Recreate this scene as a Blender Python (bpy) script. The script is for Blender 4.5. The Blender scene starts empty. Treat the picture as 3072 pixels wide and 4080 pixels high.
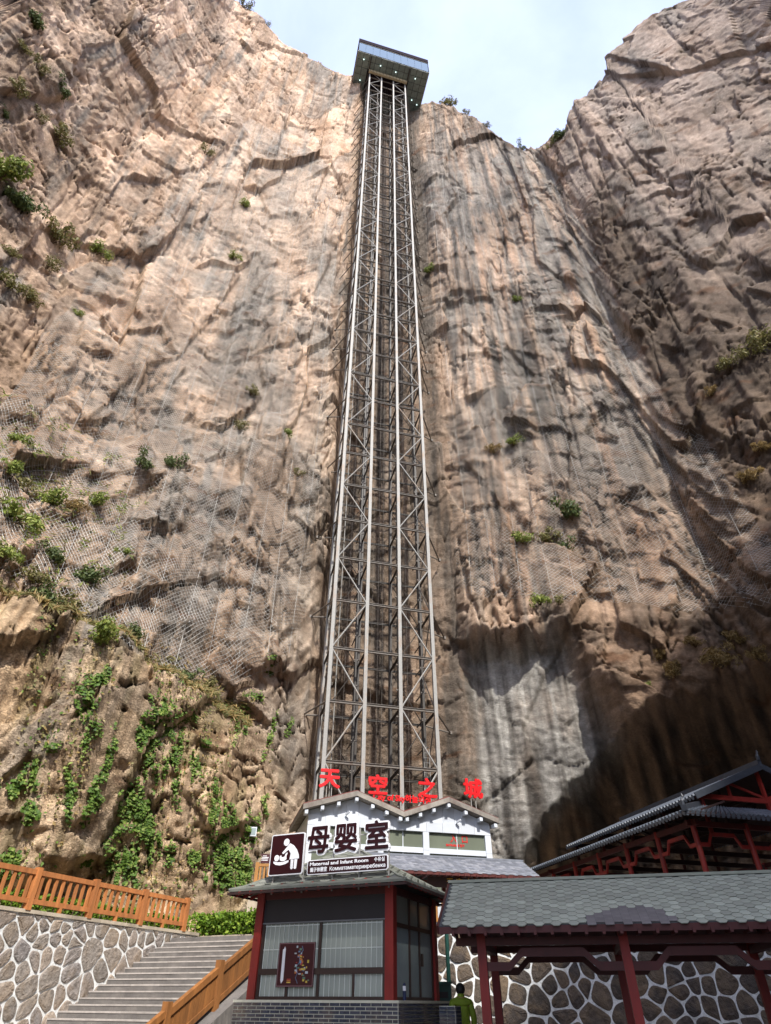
import bpy, bmesh, math, random
import numpy as np
from mathutils import Vector, Matrix
R = math.radians
S = bpy.context.scene
COL = S.collection
random.seed(7)
rng = np.random.default_rng(11)

# ------------------------------------------------------------------ camera
EYE = 1.6
PITCH, ROLL, FPX = R(39.3), R(0.33), 2388.0
cam_d = bpy.data.cameras.new('camera')
cam = bpy.data.objects.new('camera', cam_d)
COL.objects.link(cam)
cam_d.sensor_fit = 'VERTICAL'
cam_d.sensor_height = 36.0
cam_d.sensor_width = 27.1
cam_d.lens = FPX / 4080 * 36.0
cam_d.clip_end = 5000
CAMROT = Matrix.Rotation(math.pi / 2 + PITCH, 3, 'X') @ Matrix.Rotation(ROLL, 3, 'Z')
cam.matrix_world = Matrix.Translation((0, 0, EYE)) @ CAMROT.to_4x4()
S.camera = cam
S.render.resolution_x, S.render.resolution_y = 771, 1024

# ------------------------------------------------------------------ light
SUN_AZ, SUN_EL = 18.0, 45.0           # degrees right of straight behind the camera
world = bpy.data.worlds.new('World')
S.world = world
world.use_nodes = True
wn = world.node_tree
bg = wn.nodes['Background']
sky = wn.nodes.new('ShaderNodeTexSky')
sky.sky_type = 'NISHITA'
sky.sun_disc = False
sky.sun_elevation = R(SUN_EL)
sky.sun_rotation = R(180 - SUN_AZ)
sky.air_density = 1.0
sky.dust_density = 2.2
sky.ozone_density = 2.0
# thin high cloud mixed over the clear sky
tcw = wn.nodes.new('ShaderNodeTexCoord')
mpw = wn.nodes.new('ShaderNodeMapping'); mpw.inputs['Scale'].default_value = (1.2, 1.6, 2.2)
nzw = wn.nodes.new('ShaderNodeTexNoise'); nzw.inputs['Scale'].default_value = 1.6; nzw.inputs['Detail'].default_value = 7
nzw.inputs['Roughness'].default_value = 0.55; nzw.inputs['Distortion'].default_value = 0.6
rmw = wn.nodes.new('ShaderNodeValToRGB')
rmw.color_ramp.elements[0].position = 0.35; rmw.color_ramp.elements[0].color = (.34, .34, .34, 1)
rmw.color_ramp.elements[1].position = 0.72; rmw.color_ramp.elements[1].color = (.72, .72, .72, 1)
mxw = wn.nodes.new('ShaderNodeMix'); mxw.data_type = 'RGBA'
mxw.inputs['B'].default_value = (4.4, 4.95, 7.3, 1)
wn.links.new(tcw.outputs['Generated'], mpw.inputs['Vector'])
wn.links.new(mpw.outputs['Vector'], nzw.inputs['Vector'])
wn.links.new(nzw.outputs['Fac'], rmw.inputs['Fac'])
wn.links.new(rmw.outputs['Color'], mxw.inputs['Factor'])
wn.links.new(sky.outputs['Color'], mxw.inputs['A'])
wn.links.new(mxw.outputs['Result'], bg.inputs['Color'])
bg.inputs['Strength'].default_value = 0.15
sun_d = bpy.data.lights.new('sun', 'SUN')
sun_d.energy = 2.9
sun_d.angle = R(1.5)
sun_d.color = (1.0, 0.95, 0.88)
sun = bpy.data.objects.new('sun', sun_d)
COL.objects.link(sun)
SUNV = Vector((math.sin(R(SUN_AZ)) * math.cos(R(SUN_EL)), -math.cos(R(SUN_AZ)) * math.cos(R(SUN_EL)), math.sin(R(SUN_EL))))
sun.rotation_euler = (-SUNV).to_track_quat('-Z', 'Y').to_euler()
sun.location = SUNV * 300
S.view_settings.view_transform = 'Standard'
S.view_settings.look = 'None'
S.view_settings.gamma = 1.0
S.view_settings.use_curve_mapping = False
S.view_settings.exposure = 0.98
S.cycles.use_denoising = True
S.cycles.max_bounces = 6
S.cycles.diffuse_bounces = 3
S.cycles.transparent_max_bounces = 8
S.cycles.caustics_reflective = False
S.cycles.caustics_refractive = False

# ------------------------------------------------------------------ pixel <-> world
def ray(x, y):
    d = CAMROT @ Vector(((x - 1536) / FPX, (2040 - y) / FPX, -1.0))
    return d
def at_y(x, y, Y):
    d = ray(x, y); k = Y / d.y
    return Vector((d.x * k, Y, EYE + d.z * k))
def at_z(x, y, Z):
    d = ray(x, y); k = (Z - EYE) / d.z
    return Vector((d.x * k, d.y * k, Z))
def at_plane(x, y, p, n):
    d = ray(x, y); o = Vector((0, 0, EYE)); n = Vector(n); k = (Vector(p) - o).dot(n) / d.dot(n)
    return o + d * k
CRT = np.array(CAMROT.transposed())
def project(P):
    Q = (np.asarray(P) - np.array([0, 0, EYE])) @ CRT.T
    return np.stack([1536 + FPX * Q[..., 0] / -Q[..., 2], 2040 - FPX * Q[..., 1] / -Q[..., 2]], -1)

# ------------------------------------------------------------------ materials
def rgb(h):
    h = h.lstrip('#'); c = [int(h[i:i + 2], 16) / 255 for i in (0, 2, 4)]
    return tuple(((v / 12.92) if v <= .04045 else ((v + .055) / 1.055) ** 2.4) for v in c) + (1,)
class Nodes:
    def __init__(s, name):
        s.m = bpy.data.materials.new(name); s.m.use_nodes = True
        s.t = s.m.node_tree; s.b = s.t.nodes['Principled BSDF']
    def n(s, typ, **kw):
        nd = s.t.nodes.new(typ)
        for k, v in kw.items():
            if hasattr(nd, k) and not k[0].isupper(): setattr(nd, k, v)
            else: nd.inputs[k.replace('_', ' ')].default_value = v
        return nd
    def l(s, a, b): s.t.links.new(a, b)
    def coord(s, scale=(1, 1, 1), kind='Object', loc=(0, 0, 0)):
        tc = s.n('ShaderNodeTexCoord'); mp = s.n('ShaderNodeMapping')
        mp.inputs['Scale'].default_value = scale; mp.inputs['Location'].default_value = loc
        s.l(tc.outputs[kind], mp.inputs['Vector']); return mp.outputs['Vector']
    def world(s, scale=(1, 1, 1)):
        g = s.n('ShaderNodeNewGeometry'); mp = s.n('ShaderNodeMapping'); mp.inputs['Scale'].default_value = scale
        s.l(g.outputs['Position'], mp.inputs['Vector']); return mp.outputs['Vector']
    def noise(s, vec, scale, detail=4, rough=.55, dist=0):
        nz = s.n('ShaderNodeTexNoise'); nz.inputs['Scale'].default_value = scale; nz.inputs['Detail'].default_value = detail
        nz.inputs['Roughness'].default_value = rough; nz.inputs['Distortion'].default_value = dist
        s.l(vec, nz.inputs['Vector']); return nz.outputs['Fac']
    def ramp(s, fac, stops):
        r = s.n('ShaderNodeValToRGB'); e = r.color_ramp.elements
        while len(e) < len(stops): e.new(0.5)
        for el, (p, c) in zip(e, stops):
            el.position = p; el.color = c if not isinstance(c, (int, float)) else (c, c, c, 1)
        s.l(fac, r.inputs['Fac']); return r.outputs['Color']
    def mix(s, fac, a, b, mode='MIX'):
        m = s.n('ShaderNodeMix'); m.data_type = 'RGBA'; m.blend_type = mode
        for sock, v in ((m.inputs['Factor'], fac), (m.inputs['A'], a), (m.inputs['B'], b)):
            if hasattr(v, 'is_output'): s.l(v, sock)
            else: sock.default_value = v
        return m.outputs['Result']
    def math(s, op, a, b=0.5, clamp=False):
        m = s.n('ShaderNodeMath'); m.operation = op; m.use_clamp = clamp
        for sock, v in ((m.inputs[0], a), (m.inputs[1], b)):
            if hasattr(v, 'is_output'): s.l(v, sock)
            else: sock.default_value = v
        return m.outputs[0]
    def bump(s, h, strength=.4, dist=.05, normal=None):
        b = s.n('ShaderNodeBump'); b.inputs['Strength'].default_value = strength; b.inputs['Distance'].default_value = dist
        s.l(h, b.inputs['Height'])
        if normal is not None: s.l(normal, b.inputs['Normal'])
        s.l(b.outputs['Normal'], s.b.inputs['Normal']); return b.outputs['Normal']
    def out(s, color=None, rough=.7, metal=0, spec=None):
        if color is not None:
            if hasattr(color, 'is_output'): s.l(color, s.b.inputs['Base Color'])
            else: s.b.inputs['Base Color'].default_value = color
        if hasattr(rough, 'is_output'): s.l(rough, s.b.inputs['Roughness'])
        else: s.b.inputs['Roughness'].default_value = rough
        s.b.inputs['Metallic'].default_value = metal
        if spec is not None: s.b.inputs['Specular IOR Level'].default_value = spec
        return s.m

def simple(name, c, rough=.6, var=.25, scale=3.0, stretch=(1, 1, 1), metal=0, bump=.0, dirt=None):
    """plain paint, wood or stone: base colour with grain, per-object variation and a little relief"""
    N = Nodes(name)
    c = rgb(c) if isinstance(c, str) else c
    v = N.coord(stretch)
    oi = N.n('ShaderNodeObjectInfo')
    a = N.noise(v, scale, 5, .6)
    lo = tuple(x * (1 - var) for x in c[:3]) + (1,); hi = tuple(min(1, x * (1 + var)) for x in c[:3]) + (1,)
    col = N.ramp(a, [(.25, lo), (.75, hi)])
    rnd = N.math('MULTIPLY_ADD', oi.outputs['Random'], .24); N.t.nodes[-1].inputs[2].default_value = .88
    col = N.mix(1.0, col, rnd, 'MULTIPLY')
    if dirt:
        d = N.noise(N.world((.9, .9, .5)), 1.3, 6, .65)
        col = N.mix(N.ramp(d, [(.5, 0), (.75, .75)]), col, rgb(dirt))
    if bump: N.bump(a, bump, .02)
    return N.out(col, rough, metal)

# ------------------------------------------------------------------ mesh building
def prop(o, label=None, cat=None, group=None, kind=None):
    if label: o['label'] = label
    if cat: o['category'] = cat
    if group: o['group'] = group
    if kind: o['kind'] = kind
    return o
def empty(name, loc, label, cat, group=None, rz=0.0):
    o = bpy.data.objects.new(name, None); COL.objects.link(o)
    o.empty_display_size = .2
    o.location = loc; o.rotation_euler = (0, 0, rz)
    o.matrix_basis  # local only
    WM[o.name] = Matrix.Translation(Vector(loc)) @ Matrix.Rotation(rz, 4, 'Z')
    return prop(o, label, cat, group)
WM = {}
def obj(name, me, mat, parent=None, M=None):
    """link ONE mesh object; M is its matrix in the parent's frame"""
    if mat is not None and not me.materials: me.materials.append(mat)
    o = bpy.data.objects.new(name, me); COL.objects.link(o)
    if parent is not None: o.parent = parent
    if M is not None: o.matrix_local = M
    return o
class MB:
    def __init__(s): s.v = []; s.f = []
    def add(s, vs, fs):
        k = len(s.v); s.v += [tuple(v) for v in vs]; s.f += [tuple(i + k for i in f) for f in fs]; return s
    def box(s, lo, hi, M=None):
        (x0, y0, z0), (x1, y1, z1) = lo, hi
        vs = [Vector(p) for p in ((x0, y0, z0), (x1, y0, z0), (x1, y1, z0), (x0, y1, z0), (x0, y0, z1), (x1, y0, z1), (x1, y1, z1), (x0, y1, z1))]
        if M is not None: vs = [M @ v for v in vs]
        return s.add(vs, [(0, 3, 2, 1), (4, 5, 6, 7), (0, 1, 5, 4), (1, 2, 6, 5), (2, 3, 7, 6), (3, 0, 4, 7)])
    def bar(s, a, b, w, h=None, up=(0, 0, 1), bev=0):
        """square bar from a to b, w wide (sideways) and h high"""
        a, b = Vector(a), Vector(b); h = h or w
        d = (b - a); L = d.length; d.normalize(); up = Vector(up)
        x = d.cross(up)
        if x.length < 1e-3: x = d.cross(Vector((0, 1, 0)))
        x.normalize(); u = x.cross(d)
        if bev:
            sec = [(w / 2, h / 2 - bev), (w / 2 - bev, h / 2), (-w / 2 + bev, h / 2), (-w / 2, h / 2 - bev), (-w / 2, -h / 2 + bev), (-w / 2 + bev, -h / 2), (w / 2 - bev, -h / 2), (w / 2, -h / 2 + bev)]
        else: sec = [(w / 2, h / 2), (-w / 2, h / 2), (-w / 2, -h / 2), (w / 2, -h / 2)]
        n = len(sec)
        vs = [a + x * p + u * q for p, q in sec] + [b + x * p + u * q for p, q in sec]
        fs = [(i, i + n, (i + 1) % n + n, (i + 1) % n) for i in range(n)] + [tuple(range(n)), tuple(range(2 * n - 1, n - 1, -1))]
        return s.add(vs, fs)
    def tube(s, pts, r, n=8, cap=True):
        pts = [Vector(p) for p in pts]; rs = r if isinstance(r, (list, tuple)) else [r] * len(pts)
        k0 = len(s.v); prev = None
        for i, p in enumerate(pts):
            d = (pts[min(i + 1, len(pts) - 1)] - pts[max(i - 1, 0)]).normalized()
            x = d.cross(Vector((0, 0, 1))) if prev is None else (prev - d * prev.dot(d))
            if x.length < 1e-4: x = d.cross(Vector((0, 1, 0)))
            x.normalize(); prev = x; y = d.cross(x)
            for j in range(n):
                a = 2 * math.pi * j / n; s.v.append(tuple(p + x * math.cos(a) * rs[i] + y * math.sin(a) * rs[i]))
        for i in range(len(pts) - 1):
            for j in range(n):
                a, b = k0 + i * n + j, k0 + i * n + (j + 1) % n
                s.f.append((a, b, b + n, a + n))
        if cap:
            s.f.append(tuple(k0 + j for j in range(n - 1, -1, -1))); e = k0 + (len(pts) - 1) * n; s.f.append(tuple(e + j for j in range(n)))
        return s
    def prism(s, poly, a, b, M=None):
        """poly of (x,z) points extruded along y from a to b"""
        n = len(poly)
        vs = [Vector((x, a, z)) for x, z in poly] + [Vector((x, b, z)) for x, z in poly]
        if M is not None: vs = [M @ v for v in vs]
        return s.add(vs, [tuple(range(n)), tuple(range(2 * n - 1, n - 1, -1))] + [(i, i + n, (i + 1) % n + n, (i + 1) % n) for i in range(n)])
    def mesh(s, name='mesh', smooth=False):
        me = bpy.data.meshes.new(name); me.from_pydata(s.v, [], s.f)
        if smooth: me.shade_smooth()
        bm = bmesh.new(); bm.from_mesh(me); bmesh.ops.recalc_face_normals(bm, faces=bm.faces); bm.to_mesh(me); bm.free()
        me.update(); return me
    def build(s, name, mat, parent=None, M=None, smooth=False):
        return obj(name, s.mesh(name, smooth), mat, parent, M)
def boxm(lo, hi): return MB().box(lo, hi)
def from_np(name, V, F, mat, smooth=False):
    me = bpy.data.meshes.new(name)
    n, m, k = len(V), len(F), F.shape[1]
    me.vertices.add(n); me.vertices.foreach_set('co', np.ascontiguousarray(V, np.float32).ravel())
    me.loops.add(m * k); me.loops.foreach_set('vertex_index', np.ascontiguousarray(F, np.int32).ravel())
    me.polygons.add(m); me.polygons.foreach_set('loop_start', np.arange(0, m * k, k, dtype=np.int32))
    if smooth: me.polygons.foreach_set('use_smooth', np.ones(m, bool))
    me.update(calc_edges=True)
    if mat is not None: me.materials.append(mat)
    return me
TXT = {}
def text_mesh(body, size=1.0, extrude=.02, offset=0.0, align='CENTER', spacing=1.0, shear=0.0):
    c = bpy.data.curves.new('lettering', 'FONT'); c.body = body; c.size = size; c.extrude = extrude; c.offset = offset
    c.align_x = align; c.align_y = 'CENTER'; c.space_character = spacing; c.shear = shear; c.resolution_u = 3
    o = bpy.data.objects.new('lettering', c); COL.objects.link(o)
    bpy.context.view_layer.update()
    me = bpy.data.meshes.new_from_object(o.evaluated_get(bpy.context.evaluated_depsgraph_get()))
    bpy.data.objects.remove(o); bpy.data.curves.remove(c); me.name = 'lettering'
    me.materials.clear(); return me
def bold_text(body, size, extrude, r, n=8, **kw):
    """lettering thickened by overlaying slightly shifted copies, joined into one mesh"""
    src = text_mesh(body, size, extrude, 0, **kw)
    vs = np.array([v.co[:] for v in src.vertices], np.float32); fs = [tuple(p.vertices) for p in src.polygons]
    V, F = [], []
    for k in range(n + 1):
        a = 2 * math.pi * k / n; d = np.array([r * math.cos(a), r * math.sin(a), -.0007 * k]) if k < n else np.array([0, 0, .0007])
        V.append(vs + d); F += [tuple(i + k * len(vs) for i in f) for f in fs]
    me = bpy.data.meshes.new('lettering'); me.from_pydata(np.concatenate(V).tolist(), [], F); me.update(); return me
UPRIGHT = Matrix.Rotation(math.pi / 2, 4, 'X')       # text standing in the xz plane, read from -y
def T(x, y, z): return Matrix.Translation((x, y, z))
def RZ(a): return Matrix.Rotation(a, 4, 'Z')

# ================================================================== THE SETTING
# ------------------------------------------------------------------ noise (numpy)
def hash2(ix, iy, seed):
    h = (ix.astype(np.int64) * 374761393 + iy.astype(np.int64) * 668265263 + seed * 1442695041) & 0xffffffff
    h = ((h ^ (h >> 13)) * 1274126177) & 0xffffffff
    return ((h ^ (h >> 16)) & 0xffffff).astype(np.float32) / np.float32(0xffffff)
def perlin(x, y, seed):
    ix, iy = np.floor(x), np.floor(y); fx, fy = (x - ix).astype(np.float32), (y - iy).astype(np.float32)
    ux, uy = fx * fx * fx * (fx * (fx * 6 - 15) + 10), fy * fy * fy * (fy * (fy * 6 - 15) + 10)
    def g(dx, dy):
        a = hash2(ix + dx, iy + dy, seed) * (2 * np.pi)
        return np.cos(a) * (fx - dx) + np.sin(a) * (fy - dy)
    a = g(0, 0); b = g(1, 0); c = g(0, 1); d = g(1, 1)
    a = a + (b - a) * ux; c = c + (d - c) * ux
    return (a + (c - a) * uy) * 1.5
def fbm(x, y, seed, o=4, gain=.5):
    s = 0; a = 1; t = 0
    for i in range(o):
        s = s + a * perlin(x * 2 ** i + 17.3 * i, y * 2 ** i + 9.1 * i, seed + i); t += a; a *= gain
    return s / t
def facet(x, y, seed, tilt=.8):
    """broken-rock relief: every cell is a flat face with its own height and tilt"""
    ix, iy = np.floor(x), np.floor(y)
    cid = np.zeros(x.shape, np.float32)
    best = np.full(x.shape, 9.0, np.float32); h = np.zeros(x.shape, np.float32); second = best.copy()
    for dx in (-1, 0, 1):
        for dy in (-1, 0, 1):
            cx, cy = ix + dx, iy + dy
            px_ = cx + hash2(cx, cy, seed); py_ = cy + hash2(cx, cy, seed + 1)
            ex, ey = (x - px_).astype(np.float32), (y - py_).astype(np.float32)
            d = ex * ex + ey * ey
            k = hash2(cx, cy, seed + 2) - .5; tx = hash2(cx, cy, seed + 3) - .5; ty = hash2(cx, cy, seed + 4) - .5
            m = d < best
            second = np.where(m, best, np.minimum(second, d))
            h = np.where(m, k + tilt * (tx * ex + ty * ey), h); cid = np.where(m, tx + .5, cid); best = np.where(m, d, best)
    return h, cid
def sstep(a, b, x):
    t = np.clip((x - a) / (b - a), 0, 1); return t * t * (3 - 2 * t)

# ------------------------------------------------------------------ cliff: a canyon wall curving round the viewer
NC, NR = 980, 780
PHI = np.interp(np.linspace(0, 1, NC), [0, .045, .26, .42, .62, .80, .96, 1], [-120, -74, -40, -14, 10, 38, 72, 105])
top_px = [(-60, -60, 44), (500, -240, 44), (960, 0, 45), (1030, 60, 45.5), (1100, 130, 45.5), (1180, 195, 46), (1270, 255, 46.5), (1330, 300, 46.5), (1390, 330, 47), (1500, 350, 50), (1650, 425, 50),
          (1700, 412, 49.5), (1760, 404, 49.5), (1850, 440, 49.5), (1920, 480, 50), (1990, 530, 51), (2060, 570, 52), (2150, 622, 55), (2200, 575, 54.5), (2250, 520, 54), (2270, 440, 53.5), (2290, 392, 53),
          (2350, 340, 52.5), (2415, 275, 52), (2405, 222, 52), (2500, 150, 51.5), (2600, 62, 51), (2720, 0, 51), (2860, -60, 50)]
base_phi = [-120, -74, -46, -34, -20, -9, -7.7, -6.9, -6.0, 0, 6, 10, 15, 25, 30, 33, 37, 43, 52, 65, 80, 105]
base_r = [33, 37, 44.5, 45.5, 46, 45.3, 45.0, 46.0, 49.2, 50, 49.8, 48.6, 48.4, 50.5, 52, 53.5, 52, 51.5, 54.5, 60, 65, 66]
tp, tz = [-125.], [150.]
for x, y, r in top_px:
    d = ray(x, y); h = math.hypot(d.x, d.y); pp_ = math.degrees(math.atan2(d.x, d.y)); r = r if pp_ < 36 else float(np.interp(pp_, base_phi, base_r)) + 1; tp.append(pp_); tz.append(EYE + r * d.z / h)
tp += [80., 95., 110.]; tz += [75., 45., 30.]
o_ = np.argsort(tp); tp, tz = np.array(tp)[o_], np.array(tz)[o_]
ZT = np.interp(PHI, tp, tz).astype(np.float32)
tt = np.linspace(0, 1, NR); G = .30 * tt + .70 * tt ** 1.75
Zg = (G[:, None] * (ZT + .3)[None, :]).astype(np.float32)
Pg = np.broadcast_to(PHI[None, :].astype(np.float32), Zg.shape)
Sg = Pg * np.float32(np.pi / 180 * 46)
# plan radius of the main wall
wob = 1.1 * fbm(Zg / 13, Zg * 0 + 3.1, 5, 2) * sstep(3, 20, Zg)          # the recess edge is not ruler straight
Rg = np.interp(Pg + wob, base_phi, base_r).astype(np.float32)
# leaning lower slope on the left, with a ledge at about 15 m
foot = np.interp(Pg, [-120, -60, -40, -26, -18, -14, -10, -8.2, -7.4, -6.5], [24, 24, 26, 29, 33, 36, 41, 44.2, 45.5, 49]).astype(np.float32)
ledge = 15.3 + 1.2 * fbm(Sg / 6, Sg * 0, 23, 3)
lean = sstep(0, 1, (Zg - ledge) / 46) ** .55
low = foot + (Rg - foot) * np.clip(lean * .86 + .14 * sstep(-.6, 1.2, Zg - ledge), 0, 1)
wl = 1 - sstep(-9.5, -6.8, Pg)
Rg = Rg * (1 - wl) + np.minimum(low, Rg) * wl
# bulging buttresses of the netted slope
Rg -= wl * sstep(14, 22, Zg) * (1 - sstep(45, 80, Zg)) * (1.6 * fbm(Sg / 9, Zg / 9, 31, 2) + .4)
# right side: lip, smooth grey wall under it, prow and cave
wr = sstep(7.4, 9.5, Pg)
lip = np.interp(Pg, [7, 10, 14, 18, 22, 27, 36, 60], [26, 26.6, 26.4, 27, 26.6, 26.4, 26, 24]) + 1.1 * fbm(Sg / 3.2, Sg * 0 + 7, 41, 3)
under = sstep(-.3, 1.9, lip - Zg)
greyw = 1 - sstep(19.5, 24.5, Pg + .35 * (Zg - 16))
Rg += wr * (under * 2.2 * greyw - .9 * (1 - under) * np.exp(-((Zg - lip) / 7) ** 2))
cave_z = np.interp(Pg, [6, 10.9, 14.4, 19.2, 24.2, 31, 36, 50, 62, 75], [5, 9.6, 13.4, 16.9, 19.6, 21.2, 21.6, 18, 11, 2]) + .9 * fbm(Sg / 2.5, Sg * 0 + 2, 43, 3)
cave = sstep(0, 1, (cave_z - Zg) / 6.0) ** .6
prow = wr * (1 - greyw) * np.exp(-((Zg - cave_z - 3.2) / 5.5) ** 2)
Rg -= 2.6 * prow
cave_on = sstep(9, 13, Pg)
Rg += cave_on * cave * (10.0 + 2.2 * np.abs(fbm(Sg / 1.8, Zg / 12, 381, 3)))
# relief ---------------------------------------------------------------
ZZ = 55 * np.log1p(Zg / 55)                  # blocks grow taller towards the rim
Wx = Sg + 1.5 * fbm(Sg / 12, ZZ / 12, 51, 2); Wz = ZZ + 1.2 * fbm(Sg / 12, ZZ / 12, 61, 2) - .32 * Sg * wl + .30 * Sg * sstep(30, 36, Pg)
smoothz = wr * np.clip(under * greyw * .8 * (1 - cave_on * cave), 0, .88)      # the washed grey wall is smooth
left_up = wl * sstep(30, 60, Zg)
flute = sstep(8, 12, Pg) * (1 - sstep(44, 54, Pg)) * sstep(16, 30, Zg)
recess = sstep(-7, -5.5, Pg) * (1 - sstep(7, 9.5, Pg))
amp = (1 - .8 * smoothz) * (1 - .25 * sstep(50, 150, Zg))
def patch(sx, sz, seed, k=2.6, b=.5): return np.clip(fbm(Sg / sx, ZZ / sz, seed, 3) * k + b, 0, 1)
f1, e1 = facet(Wx / 11, Wz / 8.5, 71, 1.0); f2, e2 = facet(Wx / 4.6, Wz / 3.6, 81, .9); f3, e3 = facet((Wx + .3 * Wz) / 2.1, Wz / 1.35, 91, .8); f4, e4 = facet((Wx - .4 * Wz) / .85, Wz / .5, 101, .8)
m2, m3, m4 = patch(9, 8, 72), patch(6, 5, 73), patch(4, 3.5, 74)
D = f1 * 1.5 + f2 * (.40 + 1.0 * m2) + f3 * (.12 + .55 * m3) + f4 * (.05 + .18 * m4)
D += .13 * fbm(Sg / 4.5, (ZZ + .6 * fbm(Sg / 9, ZZ / 9, 115, 2)) / .42, 117, 3) * (1 - flute * .7)          # thin bedding laminae
D += flute * .10 * fbm(Sg / .7, ZZ / 2.2, 119, 3)
D += 1.5 * fbm(Sg / 14, ZZ / 15, 111, 3) + .06 * fbm(Sg / 3, ZZ / 3, 113, 4)
# bedding: a few irregular ledges and long thin cracks
zb_ = ZZ + 1.0 * fbm(Sg / 12, ZZ / 12, 123, 2) + 1.1 * fbm(Sg / 16, ZZ / 9, 121, 3)
bed = (zb_ / 3.1 + .6 * fbm(Sg / 9, zb_ / 2.6, 131, 2)); bed = bed - np.floor(bed)
D += (bed - .5) * .42 * patch(4.5, 5, 132, 4, .0) * (1 - smoothz)
bed2 = (zb_ / .8 + .7 * fbm(Sg / 5, zb_ / 1.5, 141, 2)); bed2 = bed2 - np.floor(bed2)
D += (bed2 - .5) * .16 * patch(5, 4, 142, 3, .2)
ck = sstep(.032, .0, np.abs(fbm(Sg / 6.5, zb_ / 1.35, 161, 3))) * patch(8, 7, 165, 4, .1)
ck2 = sstep(.035, .0, np.abs(fbm(Wx / 2.6, Wz / 3.4, 167, 3))) * patch(6, 6, 168, 4, 0)
D += (ck * .6 + ck2 * .5) * (1 - .8 * smoothz)
# vertical flutes, joints and gullies of the wall right of the tower
vf = fbm(Sg / 2.9 + .35 * fbm(Sg / 5, ZZ / 9, 171, 2), ZZ / 20, 175, 3)
D += flute * (2.2 * np.abs(vf) - .4) * .6
vj = np.abs(fbm(Sg / 3.4, ZZ / 15, 181, 3)); vjm = sstep(.05, 0, vj) * patch(7, 9, 182, 3, .3)
D += vjm * .75 * (1 - .6 * smoothz) * (1 - .6 * left_up)
vine_z = wl * (1 - sstep(13.5, 17, Zg))
D += vine_z * (.45 * np.abs(fbm(Sg / 1.5, Zg / 7, 195, 4)) - .1)          # flaky upright ribs of the lower wall
D *= amp
D += smoothz * (.45 * fbm(Sg / 2.2, Zg / 6, 191, 4) + .22 * f3 + .10 * f4 + .25 * np.abs(fbm(Sg / .9, Zg / 8, 193, 3)))
D *= 1 - .5 * recess
D += .06 * fbm(Sg / .34, ZZ / .26, 201, 2)
Rg = Rg + D.astype(np.float32)
# ragged rim
rim = sstep(.965, 1, G)[:, None]
Zd = Zg + rim * (1.4 * fbm(Sg / 2.4, Sg * 0 + .7, 211, 4)) + .18 * fbm(Sg / 1.1, Zg / 1.1, 221, 2)
Rg = Rg + rim * 1.2
PX, PY = Rg * np.sin(np.radians(Pg)), Rg * np.cos(np.radians(Pg))
Pt = np.stack([PX, PY, Zd], -1).astype(np.float32)
# plateau rows behind the rim
ext = []
for k, (dr, dz) in enumerate(((2.5, .5), (8, .2), (30, -1.5))):
    q = Pt[-1].copy(); r0 = np.hypot(q[:, 0], q[:, 1]); q[:, :2] *= ((r0 + dr) / r0)[:, None]; q[:, 2] += dz; ext.append(q)
PtA = np.concatenate([Pt, np.stack(ext)], 0)
nr = PtA.shape[0]
ii = np.arange(nr * NC).reshape(nr, NC)
Fq = np.stack([ii[:-1, :-1], ii[:-1, 1:], ii[1:, 1:], ii[1:, :-1]], -1).reshape(-1, 4)

def cliff_hit(x, y):
    """where the sight line of a photo pixel meets the cliff: (point, column index, row index)"""
    d = ray(x, y); h = math.hypot(d.x, d.y); ph = math.degrees(math.atan2(d.x, d.y)); te = d.z / h
    j = int(np.clip(np.searchsorted(PHI, ph), 1, NC - 2))
    g_ = EYE + np.hypot(Pt[:, j, 0], Pt[:, j, 1]) * te - Pt[:, j, 2]
    k = np.nonzero((g_[:-1] > 0) & (g_[1:] <= 0))[0]
    i = int(k[0]) if len(k) else (NR - 1 if g_[-1] > 0 else 0)
    return Vector(Pt[i, j].tolist()), i, j
def blur(A, n):
    for _ in range(n):
        A = (A + np.roll(A, 1, 0) + np.roll(A, -1, 0)) / 3 if False else np.concatenate([A[:1], (A[:-2] + A[1:-1] + A[2:]) / 3, A[-1:]], 0)
        A = np.concatenate([A[:, :1], (A[:, :-2] + A[:, 1:-1] + A[:, 2:]) / 3, A[:, -1:]], 1)
    return A

# colour of the stone, with some light and shade painted in, from place to place: iron-warm, grey weathering, lime, lichen-black water stains
def C3(h): return np.array(rgb(h)[:3], np.float32)
def lerp(A, B, t): return A + (B - A) * t[..., None]
n_a = fbm(Sg / 8, ZZ / 7, 301, 5, .6); n_b = fbm(Sg / 1.3, ZZ / .9, 302, 4, .65); n_c = fbm(Sg / 1.5, ZZ / 13, 303, 5, .6); n_d = fbm(Sg / .35, ZZ / .3, 304, 2)
n_e = fbm(Sg / 4, ZZ / 3.2, 305, 5, .6); n_f = fbm(Sg / 5, ZZ / .8, 306, 4, .6)
nb = np.clip(.5 + .9 * n_b, 0, 1)
colr = lerp(C3('#87735f'), C3('#b59d85'), np.clip(.5 + 1.1 * n_a + .35 * n_b, 0, 1))
warmc = lerp(C3('#b28e70'), C3('#dcc2a9'), np.clip(.5 + 1.0 * n_e + .5 * n_b, 0, 1))
warm = np.clip(.30 + .60 * left_up + .12 * flute + 1.6 * n_e - .5 * sstep(-40, -60, Pg), 0, 1) * (1 - .9 * smoothz)
warm = np.clip(warm + .75 * sstep(.62, .66, e2) * patch(9, 8, 363, 3, .35) + .35 * sstep(.7, .74, e3) * m3, 0, 1) * (1 - .9 * smoothz) * (1 - .6 * recess)
colr = lerp(colr, warmc, warm * .9)
lowl = wl * (1 - sstep(48, 75, Zg))
colr = lerp(colr, lerp(C3('#7a6552'), C3('#a68c72'), nb), lowl * np.clip(.45 + 1.3 * n_a, 0, 1) * sstep(13, 18, Zg))
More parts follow.
